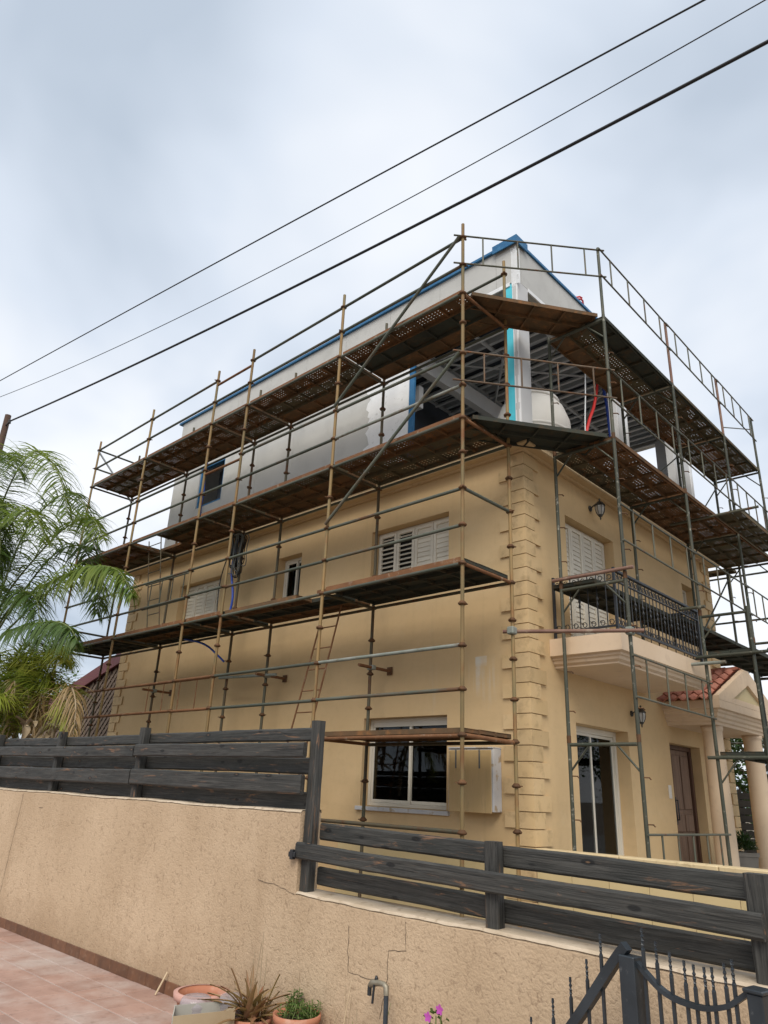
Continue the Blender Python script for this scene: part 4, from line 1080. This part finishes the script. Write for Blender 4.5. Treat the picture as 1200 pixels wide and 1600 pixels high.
hose('hose', 'red hose hanging inside the open front of the top floor', [(-.40, 4.88, 8.15), (-.40, 4.84, 7.95), (-.40, 4.62, 7.37), (-.38, 4.35, 6.95), (-.36, 4.12, 6.45), (-.4, 4.05, 5.6), (-.4, 4.0, 5.40)], .030, 'hose_red')
hose('hose', 'blue hose hanging beside the red one by the front pillar', [(-.40, 5.05, 8.15), (-.40, 5.08, 8.0), (-.38, 5.14, 7.55), (-.38, 5.17, 7.1), (-.36, 5.18, 6.4), (-.36, 5.18, 5.41)], .030, 'hose_blue')
hose('cable', 'thin white cable hanging left of the red hose', [(-.36, 4.30, 8.15), (-.36, 4.22, 7.4), (-.36, 4.12, 6.6), (-.36, 4.1, 5.41)], .012, 'plaster', 'cable')
def coil(name, label, mat, off, sz):
    pts = []
    for k in range(26):
        a = k / 25 * math.pi * 4; pts.append((-.20 - off + .10 * math.cos(a) * sz, 3.84 + .13 * math.sin(a) * sz + off, TZ1 + .035 + .06 * abs(math.sin(a * .5)) + .004 * k + .10 * sz * (1 + math.cos(a))))
    o = part(name, MB().path(pts, .017, 7), mat); tag(o, label, 'hose')
coil('hose_coil', 'red hose coil lying on the roof edge', 'hose_red', 0, 1)
coil('hose_coil', 'blue hose coil lying behind the red one on the roof edge', 'hose_blue', .09, .8)
# cable bundle hung on the scaffold
cb = thing('cable_bundle', 'bundle of black and grey cable loops hung under the middle scaffold deck', 'cables', (-6.25, 1.0, 4.95))
for k in range(16):
    w_ = random.uniform(.05, .16); h_ = random.uniform(.55, .85); cx = -6.20 + random.uniform(-.10, .16); yy = .96 + random.uniform(-.10, .06)
    zt = 4.96 + random.uniform(-.03, .02)
    pts = [(cx + w_ * math.sin(2 * math.pi * i / 18), yy + .03 * math.sin(i), zt - h_ / 2 + h_ / 2 * math.cos(2 * math.pi * i / 18)) for i in range(19)]
    part('loop', MB().path(pts, .010, 5, False), 'cable' if k % 3 else 'cable_grey', cb)
hose('cable', 'long black cable drooping left from the cable bundle', [(-6.25, .98, 4.93), (-6.55, .98, 4.6), (-6.72, .98, 4.1), (-6.70, .98, 3.5), (-6.6, .98, 3.12)], .010, 'cable', 'cable')
hose('hose', 'blue hose hanging straight down below the cable bundle', [(-6.30, 1.0, 4.9), (-6.40, 1.0, 4.3), (-6.26, 1.0, 3.75), (-6.30, 1.0, 3.4), (-6.42, 1.0, 3.12)], .022, 'hose_blue')
hose('hose', 'short blue hose drooping under the lowest long deck', [(-7.6, .9, 3.03), (-7.12, .92, 2.93), (-6.79, .95, 2.81), (-6.5, 1.0, 2.62), (-6.32, 1.02, 2.5)], .020, 'hose_blue')
hose('hose', 'blue hose hanging by the far window of the top floor', [(-8.55, TY0 - .03, 7.38), (-8.57, TY0 - .03, 7.0), (-8.52, TY0 - .03, 6.6), (-8.55, TY0 - .03, 6.2), (-8.5, TY0 - .03, 5.4)], .022, 'hose_blue')

# ------------------------------------------------------------------ pole and overhead cables
pl_ = thing('utility_pole', 'dark timber utility pole at the left edge carrying overhead cables', 'pole', (-18.0, -.4, YZ))
part('shaft', MB().tube((-18.0, -.4, YZ), (-18.0, -.4, 11.15), .13, 12, .095), 'pole', pl_)
part('bracket', MB().tube((-18.0, -.4, 10.75), (-17.65, -.42, 10.78), .03, 6).lathe([(.04, -.06), (.05, -.02), (.03, .0), (.05, .03), (.035, .07)], (-17.62, -.42, 10.78), 10), 'iron', pl_)
def wire(label, a, m, b, r):
    a, m, b = Vector(a), Vector(m), Vector(b); pts = []
    tm = (m - a).dot(b - a) / (b - a).length_squared
    dev = m - a.lerp(b, tm); k = dev / (tm * (1 - tm))
    for i in range(-4, 45):
        t = i / 30
        if t < 0 and a.x < -17: 
            if label.startswith('thick'): continue
        pts.append(a.lerp(b, t) + k * t * (1 - t) * (1 if t <= 1 else -.0) + (Vector((0, 0, .35 * (t - 1) ** 2 * 6)) if t > 1 else Vector()) - (k * (t - 1) if t > 1 else Vector()))
    tag(part('overhead_cable', MB().path(pts, r, 7), 'cable'), label, 'cable')
wire('thick black overhead cable, lowest of the three crossing the sky', (-17.62, -.42, 10.80), (-2.30, .66, 9.73), (4.06, 1.07, 9.5), .026)
wire('black overhead cable, uppermost of the three crossing the sky', (-17.5, -1.02, 11.95), (-1.70, -.05, 10.40), (3.57, .37, 9.98), .014)
wire('thinnest black overhead cable, middle one of the three crossing the sky', (-17.68, -.85, 11.51), (-2.0, .31, 9.97), (4.16, .73, 9.79), .009)

# ------------------------------------------------------------------ shed with lattice behind the far end of the house
shed = thing('garden_shed', 'lattice-sided shed with a sloping maroon roof beyond the far end', 'shed', (-14.5, 3.5, YZ))
zr = lambda x: 3.42 + (x + 11.4) * .262
part('roof', MB().prism([(-18.5, zr(-18.5)), (-11.25, zr(-11.25)), (-11.25, zr(-11.25) + .06), (-18.5, zr(-18.5) + .06)], lambda u, v: (u, 1.85, v), lambda u, v: (u, 6.0, v)), 'maroon', shed)
part('verge_board', MB().prism([(-18.5, zr(-18.5) - .20), (-11.25, zr(-11.25) - .20), (-11.25, zr(-11.25) + .09), (-18.5, zr(-18.5) + .09)], lambda u, v: (u, 1.80, v), lambda u, v: (u, 1.848, v)), 'maroon', shed)
part('back_wall', MB().prism([(-17.8, YZ), (-11.25, YZ), (-11.25, zr(-11.25) - .02), (-17.8, zr(-17.8) - .02)], lambda u, v: (u, 2.7, v), lambda u, v: (u, 2.75, v)), 'dark', shed)
def clip_slat(c, s):
    # line z = s*(x) + c clipped to lattice polygon
    lo, hi = -16.2, -11.28; n = 400; ok = [lo + (hi - lo) * i / n for i in range(n + 1)]
    ok = [x for x in ok if .55 < s * x + c < zr(x) - .22]
    return (ok[0], ok[-1]) if len(ok) > 6 else None
for s, y in ((1, 1.90), (-1, 1.918)):
    for k in range(-60, 60):
        c = k * .205 + (14 if s > 0 else -12); r_ = clip_slat(c, s)
        if not r_: continue
        x0, x1 = r_; hw = .030
        part('lattice_slat', MB().prism([(x0 - hw, s * x0 + c + s * hw), (x0 + hw, s * x0 + c - s * hw), (x1 + hw, s * x1 + c - s * hw), (x1 - hw, s * x1 + c + s * hw)], lambda u, v: (u, y, v), lambda u, v: (u, y + .014, v)), 'lattice', shed)

# ------------------------------------------------------------------ palms
def frond_obj(par, pts, nleaf, llen, mat, seed, droop=1.0, stalk='rachis', r0=.022, spread=.9, start=.22, wd=.019):
    rd = random.Random(seed); P = smooth(pts, 10); n = len(P)
    st = part('leaf_stalk', MB().path(P, [r0 * (1 - .85 * i / (n - 1)) + .002 for i in range(n)], 6), stalk, par)
    mb = MB()
    for i in range(nleaf):
        f = start + (1 - start) * (i + rd.random()) / nleaf; q = f * (n - 1); a = min(int(q), n - 2); p = P[a].lerp(P[a + 1], q - a)
        t = (P[a + 1] - P[a]).normalized(); side = t.cross(Vector((0, 0, 1)))
        side = side.normalized() if side.length > .05 else Vector((1, 0, 0)); up = side.cross(t).normalized()
        env = (.45 + .55 * math.sin(math.pi * min(1, (f - start) / (1 - start) * .85 + .15))) * (1 if f < .93 else .7)
        L = llen * env * rd.uniform(.75, 1.15); W = wd * rd.uniform(.7, 1.2)
        sg = 1 if i % 2 else -1
        d = (side * sg * spread * rd.uniform(.7, 1.1) + t * rd.uniform(.35, .75) + up * rd.uniform(-.45, .75)).normalized()
        wv = d.cross(Vector((rd.uniform(-.6, .6), rd.uniform(-.6, .6), 1))).normalized() * W
        pos = p.copy(); k0 = len(mb.v); segs = 5; dr_ = droop * rd.uniform(.6, 1.3)
        for s in range(segs + 1):
            ww = wv * (1 - (s / segs) ** 1.6) * (.55 + .45 * min(1, s * 1.5)); mb.v += [tuple(pos - ww), tuple(pos + ww)]
            d = (d + Vector((0, 0, -1)) * dr_ * .30).normalized(); pos = pos + d * (L / segs)
        for s in range(segs): mb.face((k0 + 2 * s, k0 + 2 * s + 1, k0 + 2 * s + 3, k0 + 2 * s + 2), True)
    part('leaflets', mb, mat, st, fix=False)
    return st
palm = thing('palm_tree', 'tall feathery green palm at the left edge overlapping the scaffold', 'palm tree', (-9.6, -1.9, YZ))
part('trunk', MB().path([(-9.75, -1.9, YZ), (-9.7, -1.9, .6), (-9.6, -1.9, 2.3), (-9.58, -1.9, 2.75)], [.17, .13, .12, .10], 12), 'trunk', palm)
B = (-9.6, -1.9, 2.56)
F = [([B, (-10.68, -1.95, 5.15), (-10.13, -2.0, 6.39), (-8.98, -2.05, 6.60), (-7.41, -2.1, 5.66), (-6.5, -2.1, 4.6)], 190, .95, 'frond', 1.15),
     ([B, (-8.81, -1.9, 3.32), (-7.14, -1.85, 3.60), (-5.85, -1.8, 3.62), (-4.98, -1.75, 3.42), (-4.45, -1.7, 2.95)], 200, .75, 'frond', 1.2),
     ([B, (-7.95, -2.1, 2.74), (-6.15, -2.2, 2.66), (-5.09, -2.3, 2.45), (-4.62, -2.3, 2.16)], 170, .62, 'frond_dark', 1.3),
     ([B, (-9.56, -1.8, 3.63), (-8.68, -1.7, 4.34), (-7.83, -1.6, 4.78), (-7.0, -1.5, 4.84), (-6.23, -1.5, 4.25)], 170, .75, 'frond', 1.15),
     ([B, (-11.21, -2.0, 4.96), (-11.68, -2.1, 6.71), (-10.44, -2.2, 6.94), (-8.66, -2.3, 5.87)], 190, .9, 'frond_dark', 1.15),
     ([B, (-9.3, -2.2, 3.92), (-8.4, -2.4, 4.65), (-7.2, -2.5, 4.75), (-6.1, -2.5, 3.95)], 170, .8, 'frond', 1.1),
     ([B, (-10.4, -1.6, 4.2), (-10.6, -1.3, 5.6), (-9.6, -1.0, 6.2), (-8.5, -.9, 5.4), (-8.0, -.9, 4.6)], 180, .9, 'frond_dark', 1.2),
     ([B, (-10.1, -2.2, 3.9), (-10.0, -2.5, 5.0), (-9.2, -2.6, 5.4), (-8.2, -2.6, 4.6), (-7.7, -2.6, 3.7)], 180, .85, 'frond_dark', 1.2),
     ([B, (-10.8, -1.6, 3.6), (-12.3, -1.3, 4.6), (-13.6, -1.2, 4.4), (-14.4, -1.2, 3.4)], 120, .8, 'frond', 1.2),
     ([B, (-10.5, -2.3, 3.3), (-11.9, -2.6, 3.7), (-13.1, -2.7, 3.0)], 110, .7, 'frond', 1.2),
     ([B, (-9.4, -1.4, 3.4), (-8.9, -.9, 4.2), (-8.3, -.6, 4.2), (-7.8, -.5, 3.4)], 140, .7, 'frond', 1.2),
     ([B, (-9.2, -2.3, 3.5), (-8.9, -2.5, 4.3), (-8.2, -2.6, 4.3), (-7.6, -2.6, 3.4)], 170, .75, 'frond_dark', 1.2),
     ([B, (-9.7, -1.5, 3.7), (-9.2, -1.2, 4.6), (-8.4, -1.0, 4.7), (-7.6, -.9, 3.9), (-7.3, -.9, 3.2)], 170, .8, 'frond_dark', 1.2),
     ([B, (-10.6, -2.1, 3.9), (-11.0, -2.2, 5.2), (-10.2, -2.3, 5.8), (-9.0, -2.3, 5.0), (-8.5, -2.3, 4.1)], 180, .9, 'frond_dark', 1.2),
     ([B, (-9.0, -2.0, 3.1), (-8.1, -2.1, 3.45), (-7.1, -2.1, 3.2), (-6.5, -2.1, 2.4)], 150, .7, 'frond_dark', 1.25)]
for i, (p, nl, ll, mt, dr_) in enumerate(F): frond_obj(palm, p, int(nl * 1.6), ll * 1.02, mt, 100 + i, dr_ * (1.5 if i in (1, 2, 11) else .9), wd=.019)
palm.location.x -= .42
clump = thing('palm_clump', 'low yellowing palm clump with dry brown leaves behind the left fence', 'palm clump', (-7.6, -1.9, YZ))
part('trunk', MB().path([(-7.7, -1.9, YZ), (-7.65, -1.9, .2), (-7.6, -1.9, .75)], [.15, .13, .10], 10), 'trunk', clump)
rd = random.Random(5)
for i in range(22):
    az = rd.uniform(-2.6, 1.0) if i < 9 else rd.uniform(0, 6.28); rr = rd.uniform(.4, 1.3); h_ = rd.uniform(1.0, 2.0)
    b0 = Vector((-7.8 + rd.uniform(-.9, .4), -1.9 + rd.uniform(-.25, .25), .5)); dv = Vector((math.cos(az), math.sin(az) * .35, 0))
    mt = ('frond_yel', 'frond_yel', 'frond')[i % 3]
    frond_obj(clump, [b0, b0 + dv * rr * .25 + Vector((0, 0, h_ * .6)), b0 + dv * rr * .7 + Vector((0, 0, h_)), b0 + dv * rr * 1.3 + Vector((0, 0, h_ * .85))], 170, .55, mt, 300 + i, .7, r0=.013, wd=.015)
for i in range(13):
    b0 = Vector((-8.0 + rd.uniform(-.9, .9), -2.0 + rd.uniform(-.3, .2), 1.25 + rd.uniform(-.2, .4))); dv = Vector((rd.uniform(-.7, .9), rd.uniform(-.2, .2), 0))
    frond_obj(clump, [b0, b0 + dv * .4 + Vector((0, 0, .18)), b0 + dv * .8 + Vector((0, 0, -.25)), b0 + dv * .95 + Vector((0, 0, -.95))], 80, .42, 'frond_dry', 400 + i, 1.5, 'drystalk', .014, wd=.010)
dryp = thing('dry_palm_leaf', 'straw-coloured dead palm leaf drooping over the fence near the lattice', 'palm leaf', (-5.3, -2.3, YZ))
for i, (p, nl, ll) in enumerate((([(-5.75, -2.1, .3), (-5.6, -2.15, 1.2), (-5.25, -2.2, 1.55), (-4.85, -2.25, 1.30), (-4.62, -2.3, .85)], 150, .50), ([(-5.75, -2.1, .3), (-5.7, -2.1, 1.1), (-5.45, -2.15, 1.42), (-5.1, -2.2, 1.2), (-4.95, -2.2, .7)], 120, .50))):
    frond_obj(dryp, p, nl, ll, 'frond_dry' if i == 0 else 'frond_yel', 500 + i, 1.6, 'drystalk', .026, .5, wd=.011)
tangle = thing('dead_leaf_pile', 'tangled pile of grey-brown dead leaf sheaths behind the left fence', 'dead leaves', (-6.3, -2.0, YZ))
for i in range(16):
    c = Vector((-6.2 + rd.uniform(-.55, .65), -2.0 + rd.uniform(-.25, .2), .80 + rd.uniform(-.1, .45))); d = Vector((rd.uniform(-1, 1), rd.uniform(-.4, .4), rd.uniform(-.3, .7))).normalized(); L = rd.uniform(.25, .55); mb = MB()
    s = d.cross(Vector((0, .3, 1))).normalized(); up = s.cross(d)
    for k in range(9):
        f = k / 8; w_ = .055 * math.sin(math.pi * min(1, f * .9 + .08)) ; p = c + d * (f - .5) * L + up * .10 * math.sin(f * 3)
        mb.v += [tuple(p - s * w_ + up * .03), tuple(p), tuple(p + s * w_ + up * .03)]
    for k in range(8):
        for j in (0, 1): mb.face((3 * k + j, 3 * k + j + 1, 3 * k + 4 + j, 3 * k + 3 + j), True)
    part('leaf_sheath', mb, 'drystalk', tangle, fix=False)

# ------------------------------------------------------------------ trees beyond the house
def tree(label, base, h, rx, rz, nl, mats, seed, ls=.14, trunk_r=.14):
    rd = random.Random(seed); b = Vector(base); T = thing('tree', label, 'tree', base)
    c = b + Vector((0, 0, h - rz * .9))
    part('trunk', MB().path([b, b + Vector((.06, .05, h * .3)), b + Vector((-.04, .08, h * .6)), c + Vector((0, 0, rz * .5))], [trunk_r, trunk_r * .8, trunk_r * .55, trunk_r * .15], 9), 'bark', T)
    cl = []
    for i in range(26):
        while True:
            v = Vector((rd.uniform(-1, 1), rd.uniform(-1, 1), rd.uniform(-1, 1)))
            if .25 < v.length < 1: break
        q = c + Vector((v.x * rx, v.y * rx, v.z * rz)); cl.append((q, rd.uniform(.25, .48) * rx))
    for i, (q, _) in enumerate(cl[:9]):
        s = b + Vector((0, 0, h * rd.uniform(.3, .6))); part('limb', MB().path([s, s.lerp(q, .5) + Vector((0, 0, .1)), q], [trunk_r * .38, trunk_r * .22, .012], 6), 'bark', T)
    for k, mt in enumerate(mats):
        mb = MB()
        for i in range(nl // len(mats)):
            q, r_ = cl[rd.randrange(len(cl))]
            d = Vector((rd.gauss(0, 1), rd.gauss(0, 1), rd.gauss(0, 1))).normalized() * r_ * rd.random() ** .45
            p = q + d; a = Vector((rd.uniform(-1, 1), rd.uniform(-1, 1), rd.uniform(-.8, .3))).normalized() * ls * rd.uniform(.6, 1.2); s = a.cross(Vector((rd.uniform(-1, 1), rd.uniform(-1, 1), 1))).normalized() * ls * .32
            n = len(mb.v); mb.v += [tuple(p - a * .5), tuple(p + s), tuple(p + a * .5), tuple(p - s)]; mb.face((n, n + 1, n + 2, n + 3))
        part('crown', mb, mt, T, fix=False)
tree('dark leafy tree beyond the portico at the right edge', (1.3, 15.0, YZ), 4.6, 1.9, 2.0, 9000, ('leaf', 'leaf_dk'), 21)
tree('taller grey-green tree at the right edge behind the outer scaffold bay', (5.2, 17.5, YZ), 5.6, 2.2, 2.5, 9000, ('leaf_dk', 'leaf'), 22)
tree('bright green bushy tree between the palm and the shed roof', (-20.5, 6.0, YZ), 5.6, 2.3, 2.2, 7000, ('leaf2', 'leaf'), 23)
tree('dense leafy bush filling the gap between the portico columns', (-1.2, 13.5, YZ), 3.7, 1.6, 1.9, 7000, ('leaf', 'leaf_dk'), 24)
pb = thing('palm_tree', 'small far palm with spiky leaves at the right edge above the tiled porch', 'palm tree', (3.6, 21, YZ))
part('trunk', MB().path([(3.6, 21, YZ), (3.55, 21, 2.5), (3.6, 21, 5.2)], [.18, .14, .12], 9), 'trunk', pb)
for i in range(14):
    az = i * 2.4; dv = Vector((math.cos(az), math.sin(az), 0)); b0 = Vector((3.6, 21, 5.2)); u_ = .5 + .9 * ((i * 7) % 5) / 5
    frond_obj(pb, [b0, b0 + dv * .6 + Vector((0, 0, u_)), b0 + dv * 1.3 + Vector((0, 0, u_ * 1.2)), b0 + dv * 1.9 + Vector((0, 0, u_ * .6))], 46, .5, 'leaf_dk', 700 + i, .9, wd=.02)
# dark slatted garden screen far behind the portico
scn = thing('garden_screen', 'dark slatted garden screen seen between the portico columns', 'screen', (1.2, 11.2, -.72))
for k in range(9): part('slat', MB().box(-.9, 3.4, 11.2, 11.22, -.70 + k * .155, -.70 + k * .155 + .135), 'frost', scn)
for x in (-.9, .5, 1.9, 3.3): part('post', MB().box(x, x + .07, 11.221, 11.29, -.72, .75), 'frost', scn)
plt = thing('potted_shrub', 'round green shrub in a grey planter between the portico columns', 'potted plant', (.55, 6.75, -.72))
part('planter', MB().lathe([(.17, 0), (.20, .02), (.25, .36), (.27, .36), (.27, .42), (.24, .42), (.235, .38)], (.55, 6.75, -.72), 4, False), 'planter', plt)
mb = MB()
for i in range(900):
    d = Vector((rd.gauss(0, 1), rd.gauss(0, 1), abs(rd.gauss(0, .9)))).normalized() * rd.uniform(.12, .25); p = Vector((.55, 6.75, -.26)) + Vector((d.x, d.y, d.z * 1.1)); a = (d.normalized() + Vector((rd.uniform(-.6, .6), rd.uniform(-.6, .6), rd.uniform(-.4, .6)))).normalized() * .035; s = a.cross(Vector((rd.uniform(-1, 1), .3, 1))).normalized() * .012
    n = len(mb.v); mb.v += [tuple(p - a), tuple(p + s), tuple(p + a), tuple(p - s)]; mb.face((n, n + 1, n + 2, n + 3))
part('foliage', mb, 'leaf_dk', plt, fix=False)

# ------------------------------------------------------------------ pots and clutter at the foot of the boundary wall
def bowl(nm, label, cat, c, r, h, mat, grp=None):
    t = thing(nm, label, cat, c, grp)
    part('pot', MB().lathe([(r * .62, 0), (r * .70, .01), (r * .93, h * .82), (r, h * .86), (r * 1.02, h), (r * .93, h), (r * .88, h * .84), (r * .6, .03), (0.001, .03)], c, 32, close=False), mat, t)
    return t
ps = .94   # pot rims stand a little below the frame edge
b1 = bowl('plant_bowl', 'faded pink plastic bowl beside the wall holding clear covers', 'bowl', (.27, -3.27, GZ), .175, .25, 'terracotta')
part('rim', MB().lathe([(.160, .205), (.186, .212), (.190, .252), (.160, .254)], (.27, -3.27, GZ), 32, close=False), 'pinkpot', b1)
part('soil', MB().lathe([(.155, .19), (.08, .205), (.001, .207)], (.27, -3.27, GZ), 20, close=False), 'soil', b1)
for x, y, z, r_, lb in ((.415, -3.41, -1.0, .105, 'clear plastic cover nearest the box, resting over the pink bowl'), (.575, -3.23, -.99, .098, 'clear plastic cover behind the first, close to the wall')):
    o = part('plastic_cover', MB().lathe([(r_ * 1.05, -.06), (r_ * 1.06, -.045), (r_, -.04), (r_ * .98, .01), (r_ * 1.01, .02), (r_ * .98, .03), (r_ * .93, .055), (r_ * .8, .068), (r_ * .5, .06), (.001, .058)], (x, y, z), 24, close=False), 'clear'); tag(o, lb, 'plastic cover')
cbx = thing('open_box', 'open grey and brown box in front of the bowl', 'box', (.68, -3.45, GZ))
A = [Vector((.43, -3.58, 0)), Vector((.60, -3.70, 0)), Vector((.78, -3.36, 0)), Vector((.61, -3.24, 0))]
zt = (-.955, -.965, -.945, -.94)
for i in range(4):
    a, b = A[i], A[(i + 1) % 4]; za, zb = zt[i], zt[(i + 1) % 4]; nn_ = Vector((-(b - a).y, (b - a).x, 0)).normalized() * .006
    mb = MB(); q = [a, b, b + nn_, a + nn_]; zz_ = [za, zb, zb, za]
    mb.v = [(p.x, p.y, GZ + .003) for p in q] + [(p.x, p.y, z) for p, z in zip(q, zz_)]
    for f_ in ((3, 2, 1, 0), (4, 5, 6, 7), (0, 1, 5, 4), (1, 2, 6, 5), (2, 3, 7, 6), (3, 0, 4, 7)): mb.face(f_)
    part('side', mb, 'boxgrey' if i in (0, 3) else 'cardboard', cbx)
part('flap', MB().quad((.612, -3.242, -.942), (.778, -3.358, -.947), (.74, -3.42, -.99), (.585, -3.31, -.99)), 'cardboard', cbx)
part('bottom', MB().prism([(p.x, p.y) for p in A], lambda u, v: (u, v, GZ + .004), lambda u, v: (u, v, GZ + .009)), 'cardboard', cbx)
al = bowl('aloe_plant', 'drying reddish aloe plant between the box and the leafy pot', 'plant', (.74, -3.20, GZ), .14, .19, 'terracotta')
part('soil', MB().lathe([(.125, .15), (.001, .165)], (.74, -3.20, GZ), 16, close=False), 'soil', al)
for i in range(52):
    az = rd.uniform(0, 6.28); L = rd.uniform(.16, .38); el = rd.uniform(.5, 1.4); c = Vector((.74 + rd.uniform(-.06, .06), -3.20 + rd.uniform(-.06, .06), GZ + .16)); d = Vector((math.cos(az) * math.cos(el), math.sin(az) * math.cos(el), math.sin(el)))
    s = d.cross(Vector((0, 0, 1))).normalized(); mb = MB(); bend = rd.uniform(.02, .16)
    for k in range(7):
        f = k / 6; w_ = .022 * (1 - f ** 1.7) + .0008; p = c + d * L * f + Vector((math.cos(az), math.sin(az), -.9)) * bend * f * f; up = s.cross(d)
        mb.v += [tuple(p - s * w_ + up * .006), tuple(p - up * .003), tuple(p + s * w_ + up * .006)]
    for k in range(6):
        for j in (0, 1): mb.face((3 * k + j, 3 * k + j + 1, 3 * k + 4 + j, 3 * k + 3 + j), True)
    part('leaf', mb, 'aloe' if i % 4 else 'frond_dry', al, fix=False)
for i in range(4):
    x = .69 + i * .045; part('flower_stalk', MB().path([(x, -3.2, GZ + .15), (x + .01, -3.19, GZ + .4), (x + .005 + .02 * math.sin(i * 2), -3.18, GZ + .55 + .06 * (i % 3))], [.004, .003, .002], 5), 'drystalk', al)
gpt = bowl('potted_plant', 'terracotta pot of small glossy green leaves by the wall', 'potted plant', (1.055, -3.085, GZ), .150, .250, 'terracotta')
part('soil', MB().lathe([(.135, .215), (.001, .23)], (1.055, -3.085, GZ), 16, close=False), 'soil', gpt)
def sprig(par, base, h_, nl, ls, mat, seed):
    rd2 = random.Random(seed); b = Vector(base); tip = b + Vector((rd2.uniform(-.04, .04), rd2.uniform(-.03, .03), h_))
    st = part('stem', MB().path([b, b.lerp(tip, .5) + Vector((rd2.uniform(-.01, .01), 0, 0)), tip], .003, 5), 'rachis', par); mb = MB()
    for i in range(nl):
        f = .25 + .75 * i / nl; p = b.lerp(tip, f); az = i * 2.4 + rd2.uniform(-.4, .4); d = Vector((math.cos(az), math.sin(az), rd2.uniform(.1, .7))).normalized(); s = d.cross(Vector((0, 0, 1))).normalized(); L = ls * rd2.uniform(.7, 1.1)
        n = len(mb.v); mb.v += [tuple(p), tuple(p + d * L * .5 + s * L * .22), tuple(p + d * L + Vector((0, 0, -L * .15))), tuple(p + d * L * .5 - s * L * .22), tuple(p + d * L * .5 - Vector((0, 0, L * .06)))]
        mb.face((n, n + 1, n + 2, n + 4)); mb.face((n, n + 4, n + 2, n + 3))
    part('leaves', mb, mat, st, fix=False)
for i in range(46):
    a = rd.uniform(0, 6.28); q = .13 * math.sqrt(rd.random()); sprig(gpt, (1.055 + q * math.cos(a), -3.085 + q * math.sin(a), GZ + .22), rd.uniform(.03, .095), 10, .036, 'leaf2' if i % 3 else 'leaf', 800 + i)
sh = thing('leafy_plant', 'upright dark leafy plant against the wall behind the leafy pot', 'plant', (.90, -2.98, GZ))
for i in range(9): sprig(sh, (.90 + rd.uniform(-.04, .04), -2.975 + rd.uniform(-.02, .02), GZ), rd.uniform(.28, .40), 22, .05, 'leaf', 900 + i)
fl = thing('flowering_plant', 'small plant with two magenta flowers at the bottom edge by the wall', 'plant', (2.27, -3.2, GZ))
for i, (x, z) in enumerate(((2.235, -.722), (2.312, -.675), (2.275, -.70), (2.33, -.735))):
    part('stem', MB().path([(2.27, -3.2, GZ), (2.27 + (x - 2.27) * .4, -3.2, GZ + .28), (x, -3.2, z - .006)], .0035, 5), 'rachis', fl)
for i in range(16):
    x, z = 2.27 + rd.uniform(-.055, .07), -.72 + rd.uniform(-.07, .05); az = rd.uniform(0, 6.28); d = Vector((math.cos(az), -.4 + .4 * math.sin(az), rd.uniform(-.2, .6))).normalized(); s = d.cross(Vector((0, .8, .5))).normalized(); p = Vector((x, -3.19, z)); L = .042
    mb = MB(); mb.v = [tuple(p), tuple(p + d * L * .5 + s * L * .3), tuple(p + d * L), tuple(p + d * L * .5 - s * L * .3)]; mb.face((0, 1, 2, 3)); part('leaf', mb, 'leaf', fl, fix=False)
for x, z in ((2.235, -.715), (2.312, -.668)):
    c = Vector((x, -3.215, z)); mb = MB()
    for k in range(5):
        a = k * 2 * math.pi / 5 + .3; u_ = Vector((math.cos(a), -.15, math.sin(a))); s = Vector((-math.sin(a), 0, math.cos(a))); n = len(mb.v)
        mb.v += [tuple(c), tuple(c + u_ * .014 + s * .010), tuple(c + u_ * .025 + s * .004), tuple(c + u_ * .025 - s * .006), tuple(c + u_ * .014 - s * .010)]; mb.face((n, n + 1, n + 2, n + 3, n + 4))
    part('flower', mb, 'petal', fl, fix=False)
tp = thing('garden_tap', 'old garden tap on a black standpipe against the boundary wall', 'tap', (1.735, -3.0, GZ))
part('pipe', MB().tube((1.735, -3.0, GZ), (1.735, -3.0, -.735), .0145, 10), 'blackpipe', tp)
part('tap_body', MB().path([(1.735, -3.0, -.74), (1.733, -3.0, -.70), (1.715, -3.0, -.688), (1.66, -3.0, -.69), (1.62, -3.0, -.698), (1.598, -3.0, -.715)], [.017, .018, .015, .018, .022, .014], 9), 'brass', tp)
part('spout', MB().tube((1.598, -3.0, -.712), (1.597, -3.0, -.765), .013, 8), 'iron', tp)
part('handle', MB().tube((1.648, -3.015, -.70), (1.643, -3.02, -.795), .0075, 6).lathe([(.006, .0), (.012, .012), (.006, .03)], (1.65, -3.0, -.685), 8), 'iron', tp)
stk = part('stick', MB().tube((-.75, -2.99, GZ + .004), (-.72, -2.925, GZ + .155), .009, 4), 'stick'); tag(stk, 'short pale stick leaning on the brown skirting of the wall', 'stick')
stk = part('dry_stalk', MB().tube((1.40, -3.06, GZ), (1.43, -2.99, -.72), .006, 5, .002), 'stick'); tag(stk, 'tall pale dry stalk standing left of the garden tap', 'stalk')
wd_ = thing('weeds', 'thin dry weeds along the wall foot below the tap', 'weeds', (1.6, -3.0, GZ))
for i in range(14):
    x = rd.uniform(1.28, 2.1); h_ = rd.uniform(.2, .46); part('weed_stalk', MB().path([(x, -3.02, GZ), (x + rd.uniform(-.02, .02), -3.0, GZ + h_ * .6), (x + rd.uniform(-.05, .05), -2.99, GZ + h_)], [.003, .0025, .0015], 4), 'drystalk' if i % 3 else 'rachis', wd_)
